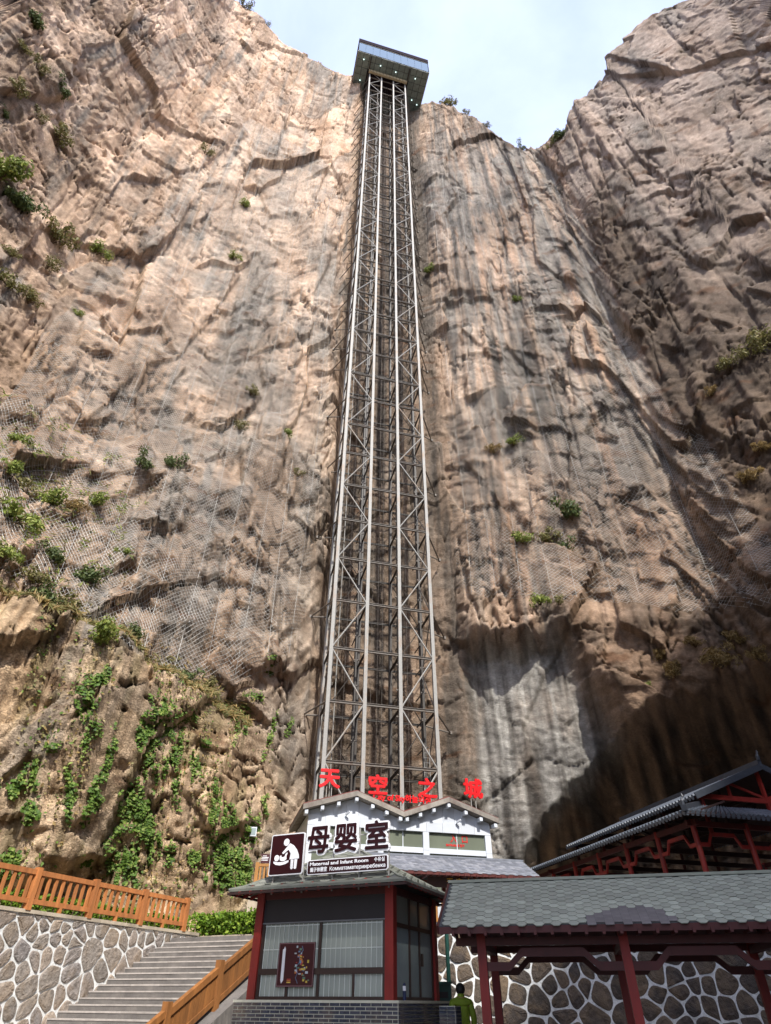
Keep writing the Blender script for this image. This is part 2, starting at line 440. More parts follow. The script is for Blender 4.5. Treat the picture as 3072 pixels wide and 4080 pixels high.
vine_w = wl * (1 - sstep(13.5, 17, Zg))
colr = lerp(colr, lerp(C3('#a88c6a'), C3('#dcc19c'), np.clip(.5 + n_a + .6 * n_b, 0, 1)), vine_w * .8)
moss = vine_w * np.clip(fbm(Sg / 1.2, Zg / 9, 361, 4) * 3 - .1, 0, .55)
colr = lerp(colr, lerp(C3('#5f5838'), C3('#8b8052'), nb), moss)
edge_w = np.exp(-((Pg + 9.3) / 2.6) ** 2) * (1 - sstep(35, 70, Zg))
colr = lerp(colr, lerp(C3('#a89a88'), C3('#d8cbb8'), nb), edge_w * .75 * np.clip(.6 + n_e * 1.6, 0, 1))
greyc = lerp(C3('#625d56'), C3('#958d82'), nb)
grey = np.clip(.12 + 2.0 * n_c + 1.2 * fbm(Sg / 12, ZZ / 14, 311, 3) + .42 * flute - .30 * left_up, 0, 1)
grey = grey * (1 - .7 * vine_w)
grey = np.clip(grey + (1 - .8 * vine_w) * .6 * sstep(.34, .30, e2) * patch(8, 8, 367, 3, .3) + .4 * sstep(.3, .26, e3) * m2, 0, 1)
colr = lerp(colr, greyc, grey * .92)
netb = wl * np.exp(-((Zg - 68) / 34) ** 2) * sstep(-34, -26, Pg)              # grey weathered belt in the middle of the left wall
colr = lerp(colr, greyc, netb * np.clip(.45 + 2.2 * fbm(Sg / 5, ZZ / 6, 313, 4), 0, 1) * .85)
orange = flute * np.clip(3.2 * fbm(Sg / 2.1, ZZ / 16, 315, 4) - .35, 0, 1)
colr = lerp(colr, lerp(C3('#a87f5f'), C3('#d3ab8a'), nb), orange * .6)
pale = np.clip(smoothz * 1.6 * (.75 + .8 * fbm(Sg / 2.4, Zg / 9, 331, 3)), 0, .97) * (1 - .9 * cave_on * cave)
colr = lerp(colr, lerp(C3('#6d6a66'), C3('#aaa79f'), np.clip(.5 + .8 * n_c + .5 * n_b, 0, 1)), pale)
pst = smoothz * np.clip(fbm(Sg / .8, Zg / 22, 391, 4) * 3.4 + .05, 0, 1) * (1 - cave_on * cave)
colr = lerp(colr, lerp(C3('#35322f'), C3('#524d47'), nb), pst * .8)
wst = smoothz * np.clip(fbm(Sg / .7, Zg / 18, 393, 4) * 3.4 - .6, 0, 1)
colr = lerp(colr, C3('#c6c3ba'), wst * .7)
band = flute * np.exp(-((Zg - 108 + 5 * n_e) / 13) ** 2) * (1 - sstep(24, 30, Pg))
darkc = lerp(C3('#2f2d2b'), C3('#5d564e'), nb)
colr = lerp(colr, darkc, np.clip(band * (.5 + 1.8 * n_e), 0, .85))
colr = lerp(colr, lerp(C3('#3f3933'), C3('#675d52'), np.clip(.5 + n_c + .5 * n_b, 0, 1)), recess * np.clip(.62 + .9 * n_c, 0, .9))  # stain streaks, with the shade of the recess painted into the colour
streak = np.clip(fbm(Sg / 1.5, ZZ / 16, 321, 4) * 3.2 - .15, 0, 1) * np.clip(.12 + .85 * flute + smoothz + recess * .9 + .6 * sstep(34, 40, Pg), 0, 1)
colr = lerp(colr, darkc, streak * .85)
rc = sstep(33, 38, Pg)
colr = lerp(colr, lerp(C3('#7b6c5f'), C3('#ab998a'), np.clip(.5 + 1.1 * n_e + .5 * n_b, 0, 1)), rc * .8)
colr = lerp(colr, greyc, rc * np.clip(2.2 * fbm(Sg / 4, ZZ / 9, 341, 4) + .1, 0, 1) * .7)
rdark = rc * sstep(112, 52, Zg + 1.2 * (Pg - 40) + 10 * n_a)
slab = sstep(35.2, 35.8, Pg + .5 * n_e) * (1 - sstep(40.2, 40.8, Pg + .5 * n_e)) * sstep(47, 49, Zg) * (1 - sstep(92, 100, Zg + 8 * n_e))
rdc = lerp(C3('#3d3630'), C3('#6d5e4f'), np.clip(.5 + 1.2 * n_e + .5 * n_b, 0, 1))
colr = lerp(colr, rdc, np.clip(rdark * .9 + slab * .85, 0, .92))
brown = wr * (1 - greyw) * sstep(60, 20, Zg) * (1 - rc * .4)
colr = lerp(colr, lerp(C3('#5b4a3b'), C3('#8f735a'), np.clip(.5 + 1.3 * n_e + .4 * n_b, 0, 1)), brown * .75)
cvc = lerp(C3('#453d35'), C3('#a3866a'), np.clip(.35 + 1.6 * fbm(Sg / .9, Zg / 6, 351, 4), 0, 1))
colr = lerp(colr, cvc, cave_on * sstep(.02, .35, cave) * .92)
dk = np.clip(np.maximum(ck, ck2 * .9) * 1.1, 0, .7) * (1 - .7 * smoothz)
colr = lerp(colr, C3('#4d4035'), dk)              # soil and lichen in the cracks
colr = colr * ((1.03 + .10 * left_up + .06 * vine_w + .06 * rc) * (1 + .30 * n_d + .26 * n_b))[..., None]  # left walls painted lighter in place of stronger sun on them
rust = np.clip(n_f * 3.2 - .75, 0, .6) * (1 - smoothz)
colr = lerp(colr, C3('#6a4a33'), rust)
lum = colr @ np.array([.3, .6, .1], np.float32); colr = lerp(colr, lum[..., None] * np.array([1.03, .99, .98], np.float32), np.full(lum.shape, .03, np.float32))
colr = np.clip(colr, .015, .85)

def rock_material():
    N = Nodes('rock')
    at = N.n('ShaderNodeAttribute', attribute_name='stone')
    w = N.world()
    n1 = N.noise(N.world((1, 1, 1.9)), 4.6, 4, .72)
    crack = N.math('MULTIPLY', N.ramp(N.math('ABSOLUTE', N.math('SUBTRACT', n1, .5)), [(0, 1), (.022, 0)]), at.outputs['Alpha'])
    col = N.mix(1.0, at.outputs['Color'], N.ramp(n1, [(.25, (.72, .70, .68, 1)), (.5, (1, 1, 1, 1)), (.75, (1.25, 1.25, 1.25, 1))]), 'MULTIPLY')
    col = N.mix(N.math('MULTIPLY', crack, .6), col, rgb('#43382e'))
    N.bump(N.math('SUBTRACT', n1, N.math('MULTIPLY', crack, .55)), .9, .11)
    return N.out(col, .93, 0, .2)
M_rock = rock_material()
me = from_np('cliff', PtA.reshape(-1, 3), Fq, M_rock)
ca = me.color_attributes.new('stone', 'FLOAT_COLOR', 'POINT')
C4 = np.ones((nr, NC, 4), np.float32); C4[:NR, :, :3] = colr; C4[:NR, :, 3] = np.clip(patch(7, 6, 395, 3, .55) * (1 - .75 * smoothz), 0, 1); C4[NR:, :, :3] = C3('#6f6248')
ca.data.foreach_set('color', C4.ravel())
cliff = prop(obj('cliff', me, None), kind='structure')

# unseen rock mass added behind the viewer's right shoulder, shaped to shade the forecourt
def make_shade_blocker():
    xs = np.concatenate([np.linspace(5, 16, 60), np.linspace(16.5, 95, 110)]); ts = np.linspace(0, 1, 30)
    X, Tt = np.meshgrid(xs, ts)
    H = np.interp(X, BLOCKER_X, BLOCKER_H)
    Z = H * Tt + 1.0 * fbm(X / 6, Tt * 9, 401, 3) * sstep(0, .2, Tt) * sstep(1, .8, Tt)
    Y = -7 - .12 * (X - 8) - 6 * Tt + 2.5 * fbm(X / 7, Tt * 7, 411, 3) * sstep(1, .8, Tt)
    V = np.stack([X, Y, Z], -1); B = V[-1].copy(); B[:, 1] -= 40; B[:, 2] -= 10
    V = np.concatenate([V, B[None]], 0); n0, n1 = V.shape[:2]; q = np.arange(n0 * n1).reshape(n0, n1)
    F = np.stack([q[:-1, :-1], q[:-1, 1:], q[1:, 1:], q[1:, :-1]], -1).reshape(-1, 4)
    N = Nodes('blocker_rock'); a = N.noise(N.world(), .6, 8, .65)
    N.bump(a, .8, .3)
    m = N.out(N.ramp(a, [(.3, rgb('#4c4a38')), (.5, rgb('#7a6a55')), (.7, rgb('#9a8468'))]), .95)
    return prop(obj('shade_blocker', from_np('shade_blocker', V.reshape(-1, 3), F, m), None), kind='structure')
BLOCKER_X = [5, 6.3, 6.7, 9.3, 10, 11.2, 14, 20, 26, 31, 38, 40.5, 52, 95]; BLOCKER_H = [0, 8, 35.3, 34, 34.2, 36.5, 39, 45, 51, 59, 66, 86, 95, 80]
make_shade_blocker()

# ground: one sheet from the viewer's feet past the cliff to the horizon
def ground():
    xs = np.concatenate([[-900, -300, -120], np.linspace(-60, 60, 61), [120, 300, 900]]); ys = np.concatenate([[-900, -300, -100], np.linspace(-50, 80, 66), [140, 300, 900]])
    X, Y = np.meshgrid(xs, ys); Z = .2 * sstep(4, 16, Y)
    V = np.stack([X, Y, Z], -1); n0, n1 = X.shape; q = np.arange(n0 * n1).reshape(n0, n1)
    F = np.stack([q[:-1, :-1], q[:-1, 1:], q[1:, 1:], q[1:, :-1]], -1).reshape(-1, 4)
    N = Nodes('plaza_paving'); br = N.n('ShaderNodeTexBrick'); br.inputs['Scale'].default_value = 1.0
    N.l(N.world(), br.inputs['Vector']); br.inputs['Color1'].default_value = rgb('#7d7a74'); br.inputs['Color2'].default_value = rgb('#8d8880'); br.inputs['Mortar'].default_value = rgb('#5a5751')
    N.bump(N.noise(N.world(), 6, 6), .3, .02)
    return prop(obj('ground', from_np('ground', V.reshape(-1, 3), F, N.out(br.outputs['Color'], .85)), None), kind='structure')
ground()

# ------------------------------------------------------------------ rockfall nets draped over the cliff
def in_poly(P, poly):
    x, y = P[..., 0], P[..., 1]; c = np.zeros(x.shape, bool); n = len(poly)
    for i in range(n):
        (x0, y0), (x1, y1) = poly[i], poly[(i + 1) % n]
        if y0 == y1: continue
        c ^= ((y0 > y) != (y1 > y)) & (x < (x1 - x0) * (y - y0) / (y1 - y0) + x0)
    return c
RB = blur(np.hypot(Pt[..., 0], Pt[..., 1]), 5)
RF = np.hypot(Pt[..., 0], Pt[..., 1])
NET_R = np.minimum(RB - .10, blur(np.minimum(RF, RB), 1) - .05)
def surf(phi, z, A, off=0.0):
    """point on a smoothed copy of the cliff at azimuth phi (degrees) and height z"""
    fj = np.interp(phi, PHI, np.arange(NC)); zt = np.interp(phi, PHI, ZT + .3)
    fi = np.interp(np.clip(z / zt, 0, 1), G, np.arange(NR))
    i0 = np.clip(fi.astype(int), 0, NR - 2); j0 = np.clip(fj.astype(int), 0, NC - 2); a = fi - i0; b = fj - j0
    r = (A[i0, j0] * (1 - a) * (1 - b) + A[i0 + 1, j0] * a * (1 - b) + A[i0, j0 + 1] * (1 - a) * b + A[i0 + 1, j0 + 1] * a * b) - off
    return np.stack([r * np.sin(np.radians(phi)), r * np.cos(np.radians(phi)), z], -1)
def wires(A, B, r):
    d = B - A; L = np.linalg.norm(d, axis=1, keepdims=True) + 1e-6; d = d / L
    out = A.copy(); out[:, 2] = 0; out = -out / np.linalg.norm(out, axis=1, keepdims=True)
    s = np.cross(d, out); s /= np.linalg.norm(s, axis=1, keepdims=True) + 1e-6
    o = np.cross(s, d)
    if not np.isscalar(r): r = r[:, None]
    n = len(A); V = np.stack([A + s * r, A - s * r, A + o * r * 1.2, B + s * r, B - s * r, B + o * r * 1.2], 1).reshape(-1, 3)
    k = (np.arange(n) * 6)[:, None]
    F = np.concatenate([k + np.array([0, 3, 5, 2]), k + np.array([2, 5, 4, 1])], 0)
    return V, F
N = Nodes('galvanised_wire'); M_wire = N.out(N.ramp(N.noise(N.world(), 8, 3), [(.3, rgb('#989690')), (.7, rgb('#bcbab4'))]), .42, .35)
def longest(m):
    """segments of the longest unbroken run of points inside"""
    best, cur, out = 0, [], []
    for i in range(len(m) - 1):
        if m[i] and m[i + 1]: cur.append(i)
        else: cur = []
        if len(cur) > best: best, out = len(cur), list(cur)
    return np.array(out, int)
def net(poly, label, phis, zs, cell, cable_at, hcab):
    root = empty('rockfall_net', (0, 0, 0), label, 'rock net', 'wire nets on the cliff')
    deg = 180 / np.pi / 46
    ds = cell * deg
    nu = int((phis[1] - phis[0]) / ds); nz = int((zs[1] - zs[0]) / cell)
    U, Zn = np.meshgrid(np.arange(nu + 1), np.arange(nz + 1))
    # diamond lattice that sags and shears slightly
    ph = phis[0] + U * ds; z = zs[0] + Zn * cell * (1 + 0 * U)
    sh = .8 * fbm(ph / 9, z / 14, 501, 2)
    X = surf(ph + sh * deg * 1.2, z + .5 * sh, NET_R)
    ok = in_poly(project(X), poly)
    ph_ok = ok & (X[..., 1] > 0)
    def diag(du):
        a = X[:-1, :-1] if du > 0 else X[:-1, 1:]; b = X[1:, 1:] if du > 0 else X[1:, :-1]
        oa = ph_ok[:-1, :-1] if du > 0 else ph_ok[:-1, 1:]; ob = ph_ok[1:, 1:] if du > 0 else ph_ok[1:, :-1]
        m = oa & ob; return a[m], b[m]
    a1, b1 = diag(1); a2, b2 = diag(-1)
    A_, B_ = np.concatenate([a1, a2]), np.concatenate([b1, b2])
    V, F = wires(A_, B_, np.interp(A_[:, 2], [20, 45, 90, 130], [.0110, .009, .0068, .0055]))
    prop(obj('wire_mesh', from_np('wire_mesh', V, F, M_wire), None, root), kind='stuff')
    for p0 in cable_at:
        zz = np.arange(zs[0], zs[1], 1.2); pw = p0 + .25 * np.sin(zz / 9 + p0)
        L = surf(pw, zz, NET_R, .04); m = in_poly(project(L), poly)
        if m.sum() < 4: continue
        q = longest(m)
        V, F = wires(L[:-1][q], L[1:][q], .012)
        obj('cable', from_np('cable', V, F, M_wire), None, root)
    for z0 in hcab:
        pp = np.arange(phis[0], phis[1], 1.0); L = surf(pp, z0 + .5 * np.sin(pp / 3), NET_R, .04); m = in_poly(project(L), poly)
        if m.sum() < 4: continue
        q = longest(m)
        V, F = wires(L[:-1][q], L[1:][q], .011)
        obj('cable', from_np('cable', V, F, M_wire), None, root)
net([(850, 560), (640, 860), (430, 1060), (150, 1330), (-30, 1500), (-30, 2290), (133, 2340), (351, 2465), (484, 2558), (663, 2668), (920, 2730), (968, 2707), (1110, 2700),
     (1230, 2440), (1265, 2100), (1300, 1700), (1330, 1200), (1370, 850), (1300, 640), (1150, 560), (1000, 470)],
    'wire rockfall net draped over the sunlit slope beside the lift tower', (-44, -6.8), (14, 150), .34, [-37, -33, -29.5, -26.5, -23.5, -20.5, -17.5, -14.7, -12, -9.6], [28, 43, 60, 80])
net([(1660, 720), (1900, 660), (2080, 580), (2170, 650), (2330, 900), (2500, 1300), (2680, 1650), (2830, 1750), (3000, 2050), (3100, 2170), (3100, 2420), (2700, 2440), (2550, 2405), (2150, 2395),
     (1850, 2380), (1800, 2200), (1770, 1500), (1700, 1000)],
    'wire rockfall net over the shaded wall above the cave mouth', (7.5, 42), (24, 130), .36, [9.5, 12.2, 15, 17.8, 20.6, 23.5, 26.5, 29.5, 33, 36.5], [30, 48])

# ------------------------------------------------------------------ leaves, shrubs, vines
def leaf_mat(name, a, b, c):
    N = Nodes(name); g = N.n('ShaderNodeAttribute', attribute_name='leaf'); 
    col = N.ramp(g.outputs['Fac'], [(0, rgb(a)), (.5, rgb(b)), (1, rgb(c))])
    N.b.inputs['Subsurface Weight'].default_value = 0.0
    N.out(col, .6, 0, .35)
    tr = N.n('ShaderNodeBsdfTranslucent'); N.l(col, tr.inputs['Color'])
    mx = N.n('ShaderNodeMixShader'); mx.inputs[0].default_value = .28
    N.l(N.b.outputs[0], mx.inputs[1]); N.l(tr.outputs[0], mx.inputs[2]); N.l(mx.outputs[0], N.t.nodes['Material Output'].inputs['Surface'])
    return N.m
M_leaf = leaf_mat('fresh_leaves', '#56662e', '#7f8f3e', '#b0b364')
M_leafd = leaf_mat('dark_leaves', '#3b4926', '#556637', '#7c8550')
M_leafy = leaf_mat('dull_leaves', '#55552f', '#7a7844', '#a3976a')
M_dry = leaf_mat('dry_grass', '#6d5d38', '#98814f', '#bfa676')
M_hedge = leaf_mat('hedge_leaves', '#3f5a16', '#648420', '#9db143')
M_vine = leaf_mat('vine_leaves', '#38521c', '#5a7a2a', '#95a452')
M_stem = simple('stems', '#5d4c38', .9, .3, 9)
def leaves(name, C, Nn, size, mat, narrow=.62):
    """one folded leaf (two triangles pairs) at each centre"""
    n = len(C); u = rng.normal(size=(n, 3)); Nn = Nn / (np.linalg.norm(Nn, axis=1, keepdims=True) + 1e-6)
    u -= Nn * (u * Nn).sum(1, keepdims=True); u /= np.linalg.norm(u, axis=1, keepdims=True) + 1e-6
    w = np.cross(Nn, u); s = (size * (.6 + .8 * rng.random(n)))[:, None]
    a = C - u * s * .5; b = C + w * s * narrow * .5 + Nn * s * .12; c = C + u * s * .6; d = C - w * s * narrow * .5 + Nn * s * .12
    V = np.stack([a, b, c, d], 1).reshape(-1, 3); k = (np.arange(n) * 4)[:, None]
    F = np.concatenate([k + np.array([0, 1, 2]), k + np.array([0, 2, 3])], 0)
    me = from_np(name, V, F, mat)
    at = me.attributes.new('leaf', 'FLOAT', 'POINT'); at.data.foreach_set('value', np.repeat(np.clip(rng.normal(.5, .24, n), 0, 1), 4).astype(np.float32))
    return me
def shrub_proto(mat, n, spiky=0.0, flat=.8, blade=False):
    # clumps inside an uneven dome of radius 1
    nb = 11
    cen = rng.normal(size=(nb, 3)) * np.array([.42, .42, .32]); cen[:, 2] = np.abs(cen[:, 2]) * 1.1 + .1
    rad = .26 + .22 * rng.random(nb)
    k = rng.integers(0, nb, n); d = rng.normal(size=(n, 3)); d /= np.linalg.norm(d, axis=1, keepdims=True)
    C = cen[k] + d * (rad[k] * rng.random(n) ** .4)[:, None]; C[:, 2] = C[:, 2] * flat
    nn = d + np.array([0, 0, .5]) + rng.normal(size=(n, 3)) * .5
    me = leaves('foliage', C, nn, .17 if not blade else .34, mat, .55 if not blade else .14)
    mb = MB()
    for c in cen[:8]: mb.tube([(0, 0, -.25), (c[0] * .45, c[1] * .45, c[2] * .4), (c[0], c[1], c[2] * flat)], [.035, .025, .01], 5)
    return me, mb.mesh('stem')
PROTO = {k: [shrub_proto(m, n, blade=b) for _ in range(2)] for k, m, n, b in
         (('bright', M_leaf, 620, False), ('dark', M_leafd, 620, False), ('dull', M_leafy, 460, False), ('dry', M_dry, 520, True))}
for pr in PROTO.values():
    for f_, s_ in pr: s_.materials.append(M_stem)
def shrub(x, y, rpx, kind, label, group, cat='shrub', lift=0.0, rim=False):
    p, i, j = cliff_hit(x, y)
    depth = -(Vector(p - Vector((0, 0, EYE)))).dot(CAMROT @ Vector((0, 0, 1)))
    r = 1.35 * rpx * depth / FPX
    out = Vector((-p.x, -p.y, 0)).normalized()
    f_, s_ = random.choice(PROTO[kind])
    root = empty('shrub' if cat == 'shrub' else 'grass_tuft', p + out * r * .12 - Vector((0, 0, r * .35)), label, cat, group)
    M = RZ(random.random() * 6.28) @ Matrix.Diagonal((r, r, r * random.uniform(.9, 1.35), 1))
    tilt = Matrix.Rotation(.5, 4, Vector((-out.y, out.x, 0)))
    obj('foliage', f_, None, root, tilt @ M); obj('stem', s_, None, root, tilt @ M)
UL = 'shrubs on the high sunlit cliff'; ML = 'shrubs on the netted slope'; RL = 'shrubs on the wall right of the tower'
for x, y, r, k in ((130, 77, 48, 'dark'), (248, 360, 32, 'dark')):
    shrub(x, y, r, k, 'round dark evergreen bush clinging high on bare beige rock', UL)
for x, y, r, k in ((153, 261, 32, 'dull'), (234, 540, 42, 'dull'), (216, 945, 62, 'dull'), (126, 1180, 46, 'dull'), (27, 1125, 52, 'dull'), (90, 190, 30, 'dull'), (60, 350, 34, 'dull'), (190, 1050, 38, 'dull'), (150, 460, 30, 'dull'), (40, 1010, 30, 'dull')):
    shrub(x, y, r, k, 'sparse dull olive shrub on the bare cliff above the net', UL)
for x, y, r, k in ((20, 690, 75, 'bright'), (387, 990, 40, 'bright')):
    shrub(x, y, r, k, 'leafy light green shrub on the bare cliff above the net', UL)
for x, y, r, k in ((85, 815, 62, 'dark'), (13, 450, 24, 'dark'), (40, 770, 50, 'dark')):
    shrub(x, y, r, k, 'low dark green shrub hanging on the bare cliff above the net', UL)
for x, y, r, k in ((819, 608, 26, 'dull'), (972, 815, 22, 'bright'), (927, 1026, 26, 'bright'), (306, 1247, 22, 'bright'), (1131, 1723, 36, 'bright'), (950, 1700, 34, 'dull'), (1194, 1883, 22, 'dull'), (499, 2192, 30, 'bright'), (1000, 1555, 24, 'dull')):
    shrub(x, y, r, k, 'small green shrub poking through the wire net on the left wall', ML)
for x, y, r, k in ((31, 1848, 48, 'bright'), (203, 1989, 58, 'bright'), (47, 2040, 84, 'bright'), (70, 1747, 50, 'bright'), (23, 2200, 52, 'bright'), (375, 1989, 46, 'bright'), (421, 2527, 66, 'bright'), (110, 1960, 50, 'dull'), (300, 2020, 40, 'dry')):
    shrub(x, y, r, k, 'bushy bright green shrub on the lower netted slope', ML)
for x, y, r, k in ((562, 1840, 38, 'dark'), (687, 1848, 38, 'dark'), (211, 2207, 52, 'dark'), (351, 2285, 60, 'dark'), (180, 2371, 62, 'dark'), (250, 2410, 52, 'dull'), (538, 2511, 46, 'dark'), (726, 2691, 58, 'dark'), (130, 2290, 46, 'dull'), (820, 2720, 36, 'dull')):
    shrub(x, y, r, k, 'dark green shrub on the lower netted slope', ML)
for x, y, r, k in ((1710, 1077, 26, 'bright'), (2060, 1192, 20, 'bright'), (2038, 1759, 34, 'bright'), (1960, 1790, 26, 'dry'), (2268, 2035, 52, 'dark'), (2079, 2142, 38, 'bright'), (2169, 2150, 46, 'dull'), (2235, 2175, 42, 'dark'), (2149, 2389, 34, 'bright'), (2220, 2395, 24, 'dull'), (2573, 2723, 17, 'bright')):
    shrub(x, y, r, k, 'green shrub growing from a crack in the wall right of the tower', RL)
for x, y, r, k in ((3049, 1360, 62, 'dull'), (2970, 1413, 48, 'dull'), (2900, 1450, 34, 'dull')):
    shrub(x, y, r, k, 'olive shrub along the ledge of the dark right cliff', RL)
for x, y, r, k in ((2853, 2620, 52, 'dry'), (2680, 2670, 36, 'dry'), (2760, 2560, 30, 'dry'), (2930, 2540, 34, 'dry'), (2620, 2610, 24, 'dry'), (3010, 2610, 30, 'dry'), (2990, 1900, 36, 'dry'), (3030, 1780, 30, 'dry'), (2830, 1560, 22, 'dry')):
    shrub(x, y, r, k, 'tuft of dry yellow grass on the brow of the cave', 'dry tufts over the cave', 'grass')
for x, y, r, k in ((1790, 408, 30, 'dull'), (1850, 440, 16, 'dull'), (2225, 548, 30, 'dark'), (2190, 590, 18, 'dull'), (975, 12, 24, 'dull'), (1060, 90, 16, 'dull'), (1935, 490, 16, 'dull'), (2070, 580, 18, 'dark')):
    shrub(x, y, r, k, 'wispy shrub on the skyline rim of the gorge', 'shrubs on the rim')

# grass along the ledge at the foot of the left net: a strip nobody could count
ph = rng.uniform(-46, -12.5, 3600); zl = 15.6 + 1.2 * np.interp(ph, [-46, -12], [0, 0]) + np.abs(rng.normal(0, 1.0, 3600)) - .6
lg = np.interp(ph, PHI, ledge[300]); zl = lg + np.abs(rng.normal(0, .8, 3600)) - .3
C = surf(ph, zl, RF, .10)
gm = leaves('ledge_grass', C, np.stack([-np.sin(np.radians(ph)), -np.cos(np.radians(ph)), 0 * ph + .6], -1) + rng.normal(size=(3600, 3)) * .4, .5, M_dry, .13)
gm.materials.append(M_leafy); gm.polygons.foreach_set('material_index', np.tile((rng.random(3600) < .55), 2).astype(np.int32))
prop(obj('grass', gm, None), 'dry and green grass fringing the ledge under the left net', 'grass', None, 'stuff')

# ivy strands hanging down the pale lower wall: (photo polyline, half width px, leaves)
def vine(pts, wpx, n, label, cat='vine'):
    pts = [(px_ / 1.2815, 2600 + py_ / 1.2815) for px_, py_ in pts]
    seg = [math.dist(pts[i], pts[i + 1]) for i in range(len(pts) - 1)]; Lt = sum(seg)
    P0, _, _ = cliff_hit(*pts[0]); root = empty('ivy', P0, label, cat, 'ivy on the lower wall')
    C = []
    ns = max(2, int(wpx / 3)); strands = [(random.gauss(0, wpx * .85), random.uniform(0, 6), random.uniform(.0, .35), random.uniform(.6, 1.0), random.uniform(.4, 1.5)) for _ in range(ns)]
    n = int(n * .62); wts = [q[4] for q in strands]
    while len(C) < n:
        off, ph_, t0, t1, _ = random.choices(strands, wts)[0]
        u = random.uniform(t0, t1)
        if math.sin(u * 23 + ph_ * 3) + .55 < random.random() * .9: continue      # bare stretches
        t = u * Lt; i = 0
        while i < len(seg) - 1 and t > seg[i]: t -= seg[i]; i += 1
        f = t / seg[i]
        x = pts[i][0] + f * (pts[i + 1][0] - pts[i][0]) + off + 6 * math.sin(u * 9 + ph_) + random.gauss(0, 3.2); y = pts[i][1] + f * (pts[i + 1][1] - pts[i][1]) + random.gauss(0, 7)
        p, _, _ = cliff_hit(x, y); C.append(p)
    C = np.array([tuple(c) for c in C]); out = -C * np.array([1, 1, 0]); out /= np.linalg.norm(out, axis=1, keepdims=True)
    C = C + out * (.06 + .16 * rng.random((n, 1)))
    me = leaves('foliage', C - np.array(P0), out + np.array([.2, -.1, .7]) * .8 + rng.normal(size=(n, 3)) * .45, .14, M_vine, .85)
    obj('foliage', me, None, root)
    mb = MB()
    q = []
    for i in range(len(pts) - 1):
        for f in np.linspace(0, 1, 7)[:-1]:
            x = pts[i][0] + f * (pts[i + 1][0] - pts[i][0]) + random.gauss(0, 3); y = pts[i][1] + f * (pts[i + 1][1] - pts[i][1])
            p, _, _ = cliff_hit(x, y); o = Vector((-p.x, -p.y, 0)).normalized(); q.append(p + o * .05 - P0)
    mb.tube(q, .025, 5); obj('stem', mb.mesh('stem'), M_stem, root)
thin = 'thin ivy strand trailing down the pale lower rock wall'
thick = ['longest ivy curtain dropping from the grassy ledge under the net', 'ivy curtain hanging straight below the longest one', 'dense ivy mass hanging over the bright clipped hedge', 'dense ivy mass on the rock beside the amber upper fence', 'dense ivy patch right above the orange fence rail']
for pts, w, n in ([(760, 190), (805, 300), (740, 400), (810, 560), (790, 700)], 30, 2400), ([(790, 690), (750, 830), (795, 1000), (790, 1080)], 30, 1500), ([(1100, 900), (1130, 1050), (1110, 1240)], 42, 2000), ([(1190, 980), (1230, 1100), (1230, 1250)], 42, 2400), ([(650, 980), (640, 1090), (640, 1200)], 34, 1300):
    vine(pts, w, int(n * 1.25), thick.pop(0))
for pts, w, n in (([(580, 60), (420, 200), (480, 400), (430, 560)], 22, 800), ([(930, 280), (900, 400), (880, 600), (890, 800)], 16, 700), ([(1270, 180), (1230, 400), (1190, 540)], 12, 420), ([(1410, 290), (1390, 430), (1330, 580)], 10, 330),
                  ([(1180, 730), (1175, 870), (1185, 1000)], 18, 800), ([(1290, 810), (1250, 950), (1240, 1000)], 16, 600), ([(150, 560), (140, 660), (150, 700)], 16, 380), ([(120, 760), (150, 820), (110, 880)], 26, 600), ([(690, 630), (640, 880), (540, 1000)], 22, 900),
                  ([(1100, 740), (1080, 900)], 14, 360), ([(880, 970), (860, 1090)], 14, 320), ([(985, 510), (990, 680)], 12, 360), ([(1475, 340), (1440, 430)], 8, 160), ([(600, 330), (560, 520), (480, 700), (420, 920)], 18, 620), ([(350, 560), (370, 700), (340, 900)], 15, 420),
                  ([(1120, 620), (1080, 800)], 14, 380), ([(980, 1000), (1000, 1100)], 16, 360), ([(540, 60), (520, 130), (440, 170)], 24, 600), ([(230, 480), (300, 470)], 9, 160), ([(940, 300), (950, 350)], 22, 360), ([(450, 1040), (440, 1080)], 14, 200), ([(1060, 450), (1040, 470)], 14, 180),
                  ([(1350, 680), (1340, 850)], 8, 200), ([(1240, 210), (1380, 230)], 8, 200), ([(1400, 120), (1390, 40), (1440, 10)], 14, 360), ([(30, 1000), (20, 1120), (60, 1150)], 34, 800), ([(60, 640), (40, 760)], 18, 300), ([(700, 700), (720, 850), (690, 960)], 24, 800), ([(850, 200), (860, 330), (850, 480)], 16, 520), ([(500, 690), (470, 800)], 14, 260)):
    Lp = sum(math.dist(pts[i], pts[i + 1]) for i in range(len(pts) - 1)); top = pts[0]
    lab = thin if Lp > 230 else 'short ivy sprig high on the pale wall just below the net' if top[1] < 320 else 'short ivy sprig in the middle of the pale lower rock wall' if top[1] < 720 else 'short ivy clump low on the pale wall above the orange fence'
    vine(pts, w, n, lab)

